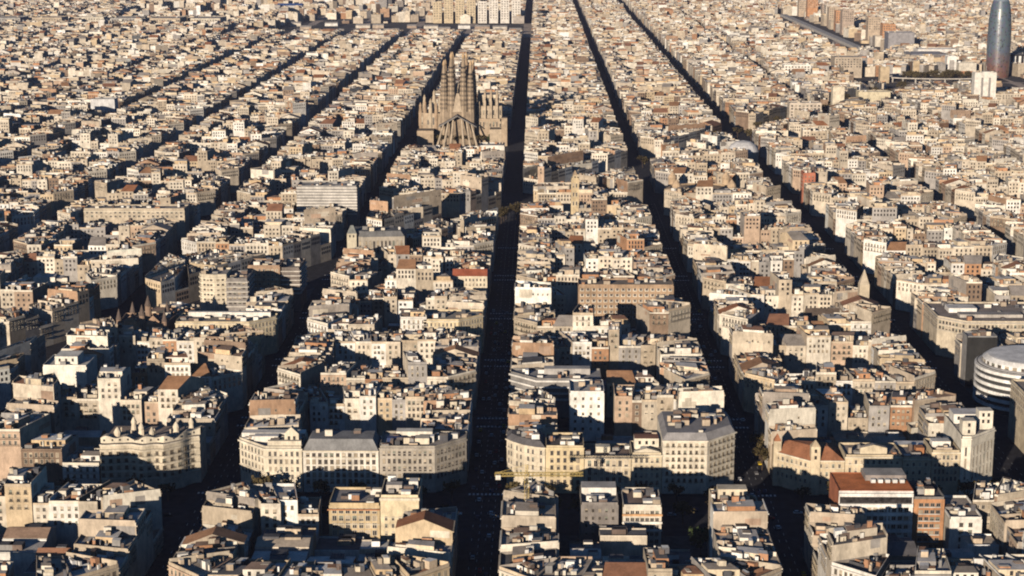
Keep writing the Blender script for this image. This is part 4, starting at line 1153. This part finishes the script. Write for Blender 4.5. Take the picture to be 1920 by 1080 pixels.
ORD = ['first', 'second', 'third', 'fourth', 'fifth', 'sixth', 'seventh', 'eighth', 'ninth', 'tenth', 'eleventh', 'twelfth']
BLOCK = {(0, -3): 'far left front block', (0, -2): 'before undulating house', (0, -1): 'tall cream house block', (0, 0): 'yellow crane block', (0, 1): 'orange-roofed office block', (0, 2): 'right of orange-roofed office',
         (1, -3): 'left of undulating house', (1, -2): 'undulating house block', (1, -1): 'pedimented palace block', (1, 0): 'grand hotel block', (1, 1): 'twin-towered corner block', (1, 2): 'beige office block',
         (2, -3): 'left of white stepped', (2, -2): 'white stepped building block', (2, -1): 'behind pedimented palace', (2, 0): 'white-ledged office block', (2, 1): 'behind twin-towered corner', (2, 2): 'round banded office block',
         (3, -3): 'left of gabled brick', (3, -2): 'gabled brick house block', (3, -1): 'cream corner palace block', (3, 0): 'brown balcony slab block', (3, 1): 'bell tower church block', (3, 2): 'stepped grey office block', (3, 3): 'right of stepped office',
         (4, -4): 'second left of brown tower', (4, -3): 'left of brown tower', (4, -2): 'brown tower block', (4, -1): 'red tiled house block', (4, 0): 'behind brown balcony slab', (4, 1): 'behind bell tower', (4, 2): 'behind stepped grey office', (4, 3): 'far right behind office',
         (5, -1): 'pilastered building block', (5, -2): 'left of pilastered building', (5, -3): 'second left of pilastered', (5, -4): 'third left of pilastered', (5, 0): 'right of pilastered building', (5, 1): 'second right of pilastered', (5, 2): 'third right of pilastered', (5, 3): 'fourth right of pilastered',
         (6, -1): 'left of slim belfry', (6, -2): 'striped grey slab block', (6, -3): 'repeating bay slab block', (6, -4): 'left of bay slab', (6, -5): 'second left of bay slab', (6, 0): 'slim belfry block', (6, 1): 'right of slim belfry', (6, 2): 'second right of belfry', (6, 3): 'third right of belfry',
         (7, 1): 'brick arena block', (7, 2): 'right of brick arena', (7, 3): 'second right of arena', (7, 0): 'left of brick arena', (7, -1): 'second left of arena', (7, -2): 'third left of arena', (7, -3): 'fourth left of arena', (7, -4): 'fifth left of arena', (7, -5): 'sixth left of arena', (7, 4): 'third right of arena'}
_rows = {}
for p in plots:
    if id(p) in solo: _rows.setdefault((p['kind'], p['row'], p['cn'], p['pi'], p['edge']), []).append(p)
for k_, v_ in _rows.items():
    v_.sort(key=lambda p: p['c'][0] if k_[4] in ('near', 'far', 'row') else p['c'][1] if k_[4] != 'court' else (round(p['c'][1] / 8), p['c'][0]))
    for i_, p in enumerate(v_): p['rank'] = i_
SEEN_LABELS = set()
ORD = ORD + ['%s' % x for x in ('thirteenth', 'fourteenth', 'fifteenth', 'sixteenth')]
def label_for(p, wn, rn, nb=0, roof='flat', H=0):
    b = BLOCK.get((p['row'], p['cn']), 'row %d' % p['row'])
    if p['pi']: b += ' wedge'
    o = ORD[min(p['rank'], len(ORD) - 1)]
    if p['kind'] == 'corner': s = '%s corner building, %s roof, %s corner, %s' % (wn, rn, p['edge'], b)
    elif p['kind'] == 'court': s = '%s courtyard hall, %s roof, %s in the court, %s' % (wn, rn, o, b)
    else:
        e = p['edge']
        w_ = {'near': 'from left, near row', 'far': 'from left, far row', 'left': 'back, left row', 'right': 'back, right row', 'slant': 'back, slanting row', 'row': 'from left, narrow row'}[e]
        s = '%s house, %s roof, %s %s, %s' % (wn, rn, o, w_, b)
    n = 0
    if s in SEEN_LABELS: s = s.replace(' roof,', ' roof, %s walls,' % ['taller', 'lower', 'plain', 'narrow'][len(SEEN_LABELS) % 4])
    SEEN_LABELS.add(s)
    return s
def court_hall(p, r):
    q, H = p['q'], p['H']
    c = cen(q); org = (c[0], c[1], 0)
    wc, wn = pick(r, WALLS); rc, rn = pick(r, ROOFS)
    root = empty('courtyard_hall', org, label_for(p, wn, rn), 'courtyard hall', 'low halls inside the block courtyards')
    m = MB(); m.prism(q, 0, H, wc, rc, top=False); m.build('wall', root, org)
    m = MB()
    if r.random() < .4: m.gable(q, H, 1.5 + r.random() * 1.5, wc, rc)
    else:
        m.poly([(x, y, H) for x, y in q], rc)
        m.prism(sub(q, 0, 1, 0, .03), H - .02, H + .7, jit(r, wc)); m.prism(sub(q, 0, 1, .97, 1), H - .02, H + .7, jit(r, wc))
    m.build('roof', root, org)
    for _ in range(r.randint(1, 2)):
        s, t = .1 + .5 * r.random(), .1 + .5 * r.random()
        m = MB(); m.prism(sub(q, s, s + .3, t, t + .3), H - .1, H + 2.4, jit(r, r.choice(BITS)), (.1, .1, .11)); m.build('skylight', root, org)
    return root


far_mb = MB()
for p in plots:
    r = random.Random(p['seed'] * 7 + 1)
    q, H, D = p['q'], p['H'], p['c'][1]
    if id(p) in solo: continue
    if p['kind'] == 'court':
        if D > 2600 and r.random() < .4: continue
        rc = jit(r, r.choice([x[0] for x in ROOFS]))
        far_mb.prism(q, 0, H, jit(r, r.choice([x[0] for x in WALLS])), rc)
        if r.random() < .6:
            far_mb.prism(sub(q, .2, .2 + .5 * r.random(), .2, .3 + .5 * r.random()), H, H + 1.5 + 2 * r.random(), jit(r, r.choice(BITS)), jit(r, r.choice(BITS)))
        continue
    P, W, fe, *_ = house(q, H, r, 1 if D < 2300 else 0)
    for part, kind, a in P: emit(far_mb, kind, a)
    if D < 2600:
        for wnd in W: win_quad(far_mb, wnd)
tag(far_mb.build('distant_city_blocks'), 'dense mass of apartment houses filling the city beyond the nearer blocks', 'city blocks', kind='stuff')
del far_mb

for p in solo.values():
    r = random.Random(p['seed'] * 7 + 1)
    q, H = p['q'], p['H']
    if p['kind'] == 'court':
        court_hall(p, r)
        continue
    nm = 'apartment_building' if p['kind'] == 'apartment' else 'corner_building'
    thing_house(q, H, r, lambda *a, p=p: label_for(p, *a), 'apartment building' if p['kind'] == 'apartment' else 'corner building',
                'apartment buildings along the grid streets' if p['kind'] == 'apartment' else 'corner buildings at the chamfered crossings', None, nm, maxwin=24)


# ------------------------------------------------------------------ the evening air
def haze():
    m = bpy.data.materials.new('haze_air'); m.use_nodes = True
    t = m.node_tree; t.nodes.clear()
    out = t.nodes.new('ShaderNodeOutputMaterial'); pv_ = t.nodes.new('ShaderNodeVolumePrincipled')
    pv_.inputs['Color'].default_value = (.5, .52, .74, 1); pv_.inputs['Density'].default_value = HAZE; pv_.inputs['Anisotropy'].default_value = .1
    t.links.new(pv_.outputs[0], out.inputs['Volume'])
    mb = MB(); mb.prism([(-9500, -1800), (9500, -1800), (9500, 16500), (-9500, 16500)], -1.0, 300, (1, 1, 1))
    mb.poly([(-9500, -1800, -1.0), (-9500, 16500, -1.0), (9500, 16500, -1.0), (9500, -1800, -1.0)], (1, 1, 1))
    tag(mb.build('haze', mats=[m]), 'thin warm evening haze over the city', 'haze', kind='stuff')
HAZE = .00003
haze()

# ------------------------------------------------------------------ trees
def tree_meshes(seed, h, rad_, leaf, n):
    r = random.Random(seed)
    t = MB(); t.tube((0, 0, 0), (0, 0, h * .42), .28, .2, (.07, .05, .035), 7, 3)
    tips = []
    for k in range(6):
        a = k * 1.05 + r.random() * .5
        p = (rad_ * .75 * math.cos(a), rad_ * .75 * math.sin(a), h * (.62 + .25 * r.random()))
        t.tube((0, 0, h * (.36 + .05 * r.random())), p, .15, .05, (.07, .05, .035), 5, 3); tips.append(p)
    t.tube((0, 0, h * .4), (0, 0, h * .93), .18, .05, (.07, .05, .035), 5, 3); tips.append((0, 0, h * .85))
    c = MB()
    for k in range(n):
        b = r.choice(tips); g = rad_ * .42
        x, y, z = b[0] + r.gauss(0, g * .6), b[1] + r.gauss(0, g * .6), b[2] + r.gauss(0, g * .5)
        s = .25 + .35 * r.random()
        u = Vector((r.gauss(0, 1), r.gauss(0, 1), r.gauss(0, 1))).normalized() * s; v = u.orthogonal().normalized() * s
        P = Vector((x, y, max(z, h * .3)))
        c.poly([tuple(P - u - v), tuple(P + u - v), tuple(P + u + v), tuple(P - u + v)], (.1, .1, .1), leaf)
    return t.mesh('trunk'), c.mesh('crown')
TREES = [tree_meshes(1, 10, 3.6, 4, 260), tree_meshes(2, 12, 4.2, 4, 300), tree_meshes(3, 9, 3.2, 4, 220), tree_meshes(4, 10, 3.4, 5, 320), tree_meshes(5, 13, 3.8, 5, 360)]
def tree(x, y, kind, label, group, s=1, rot=0):
    e = empty('street_tree' if kind < 3 else 'evergreen_tree', (x, y, .1), label, 'tree', group)
    e.rotation_euler = (0, 0, rot); e.scale = (s, s, s)
    for nm, me in zip(('trunk', 'crown'), TREES[kind]):
        o = bpy.data.objects.new(nm, me); COL.objects.link(o); o.parent = e
rt_ = random.Random(77)
for k in range(34):
    for v in (785, 815):
        u = -258 + 15.5 * k + rt_.uniform(-2, 2)
        if any(abs(u - c) < 12 for c in (-158, -24.8, 108.5, 241)) or not in_frame(u, v, 8, 10, 10): continue
        tree(u, v + rt_.uniform(-1.5, 1.5), rt_.randrange(3), 'bare plane tree in the shade of the wide front avenue', 'plane trees along the wide avenue', rt_.uniform(.85, 1.1), rt_.random() * 6)
for x, y in ((115, 868), (115.5, 877), (116, 887)):
    tree(x, y, rt_.randrange(3), 'brownish tree at the chamfered mouth of the second avenue', 'trees at the second avenue crossing', rt_.uniform(.9, 1.1), rt_.random() * 6)
for x, y in ((72, 738), (77, 741), (82, 737), (87, 742)):
    tree(x, y, 3 + rt_.randrange(2), 'green tree in the court before the pale yellow house', 'courtyard trees by the yellow house', rt_.uniform(1.0, 1.3), rt_.random() * 6)
for x, y in ((-33, 1588), (-31, 1602), (-19, 1592), (-17, 1606), (-29, 1612), (-20, 1614)):
    tree(x, y, rt_.randrange(3), 'bare tree where a broad street crosses the central avenue', 'trees at the broad crossing', rt_.uniform(1.2, 1.6), rt_.random() * 6)
for k in range(26):
    t_ = .52 + .015 * k
    (ax, ay), (bx, by), hw = DIAG
    s_ = 14 if k % 2 else -14
    x, y = ax + (bx - ax) * t_ + s_, ay + (by - ay) * t_ - s_ * .5
    tree(x, y, rt_.randrange(3), 'brown tree lining the diagonal avenue near the domed hall', 'trees along the diagonal avenue', rt_.uniform(1.3, 1.8), rt_.random() * 6)
for k in range(30):
    a = k * .62; d_ = 20 + 55 * rt_.random()
    tree(665 + d_ * 1.0 * math.cos(a), 2955 + d_ * .5 * math.sin(a), rt_.choice((0, 1, 2, 0)), 'brown tree inside the big roundabout', 'trees in the roundabout', rt_.uniform(1.2, 1.8), rt_.random() * 6)
for k in range(12):
    tree(-146 + 9 * k + rt_.uniform(-2, 2), 2138 + rt_.uniform(-4, 4), rt_.choice((0, 2, 3)), 'reddish brown tree at the foot of the spired basilica', 'trees before the basilica', rt_.uniform(1, 1.4), rt_.random() * 6)

# ------------------------------------------------------------------ cars and road paint
def car_mesh(col):
    b = MB(); 
    prof = [(-2.1, .35), (2.1, .35), (2.15, .75), (1.2, .92), (-2.0, .95), (-2.15, .7)]
    def ext(mb, pr, w_, c, mat=0):
        n = len(pr); L_ = [(x, -w_, z) for x, z in pr]; R_ = [(x, w_, z) for x, z in pr]
        mb.poly(L_, c, mat); mb.poly(R_[::-1], c, mat)
        for i in range(n): mb.poly([L_[i], R_[i], R_[(i + 1) % n], L_[(i + 1) % n]][::-1], c, mat)
    ext(b, prof, .88, col)
    ext(b, [(-1.5, 1.38), (.25, 1.40), (.2, 1.46), (-1.45, 1.45)], .72, col)
    for x in (-1.3, 1.35):
        for y in (-.8, .8): b.tube((x, y - .1, .32), (x, y + .1, .32), .32, .32, (.03, .03, .03), 10)
    g = MB(); ext(g, [(-1.85, .95), (1.0, .93), (.3, 1.4), (-1.5, 1.4)], .76, (.04, .04, .05), G)
    return b.mesh('body'), g.mesh('cabin_glass')
CARC = [('white', (.75, .75, .74)), ('silver', (.5, .5, .5)), ('black', (.03, .03, .03)), ('dark blue', (.03, .05, .12)), ('red', (.35, .03, .03)), ('yellow and black', (.6, .42, .03)), ('grey', (.2, .2, .21))]
CARS = [car_mesh(c) for n, c in CARC]
rc_ = random.Random(5)
def put_car(x, y, rot, where, grp):
    k = rc_.choice((0, 0, 0, 1, 1, 2, 3, 4, 5, 6))
    e = empty('parked_car' if grp.startswith('cars parked') else 'car', (x, y, .012), '%s car %s' % (CARC[k][0], where), 'car', grp + ', ' + CARC[k][0])
    e.rotation_euler = (0, 0, rot)
    for nm, me in zip(('body', 'cabin_glass'), CARS[k]):
        o = bpy.data.objects.new(nm, me); COL.objects.link(o); o.parent = e
for uc, wh, n in ((-24.8, 'in the shade of the central avenue', 3), (108.5, 'in the shade of the second avenue', 2)):
    for lane in (-6.5, -3.2, 0, 3.2, 6.5):
        v = 715 + rc_.random() * 12
        while v < 1240:
            if in_frame(uc + lane, v, 1, 0, 0) and rc_.random() < (.62 if abs(lane) > 5 else .4) and not (768 < v < 832 and abs(lane) > 5):
                put_car(uc + lane + rc_.uniform(-.3, .3), v, PI / 2, wh, 'cars on the %s' % ('central avenue' if n == 3 else 'second avenue'))
            v += rc_.uniform(10, 24) if n == 3 else rc_.uniform(16, 34)
for k in range(26):
    u = -240 + 480 * rc_.random(); v = rc_.choice((794, 798, 802, 806))
    if in_frame(u, v, 1, 0, 0): put_car(u, v, 0, 'crossing along the wide front avenue', 'cars on the wide avenue')
def paint():
    m = MB()
    for uc in (-24.8, 108.5, -158, 241):
        for v in range(700, 1700, 9):
            for d_ in (-4.8, -1.6, 1.6, 4.8):
                if d_ in (-1.6, 4.8) or v % 2: m.poly([(uc + d_ - .09, v, .004), (uc + d_ + .09, v, .004), (uc + d_ + .09, v + 3.2, .004), (uc + d_ - .09, v + 3.2, .004)], (1, 1, 1))
        for _, v0, v1 in ROWS[1:6]:
            for vv in (v0 - 3, v1 + 1):
                for j in range(9): m.poly([(uc - 8.6 + 2 * j, vv, .004), (uc - 7.6 + 2 * j, vv, .004), (uc - 7.6 + 2 * j, vv + 2.6, .004), (uc - 8.6 + 2 * j, vv + 2.6, .004)], (1, 1, 1))
    tag(m.build('road_markings', mats=[PAINT]), 'white lane lines and crossings on the avenues', 'road marking', kind='structure')
paint()
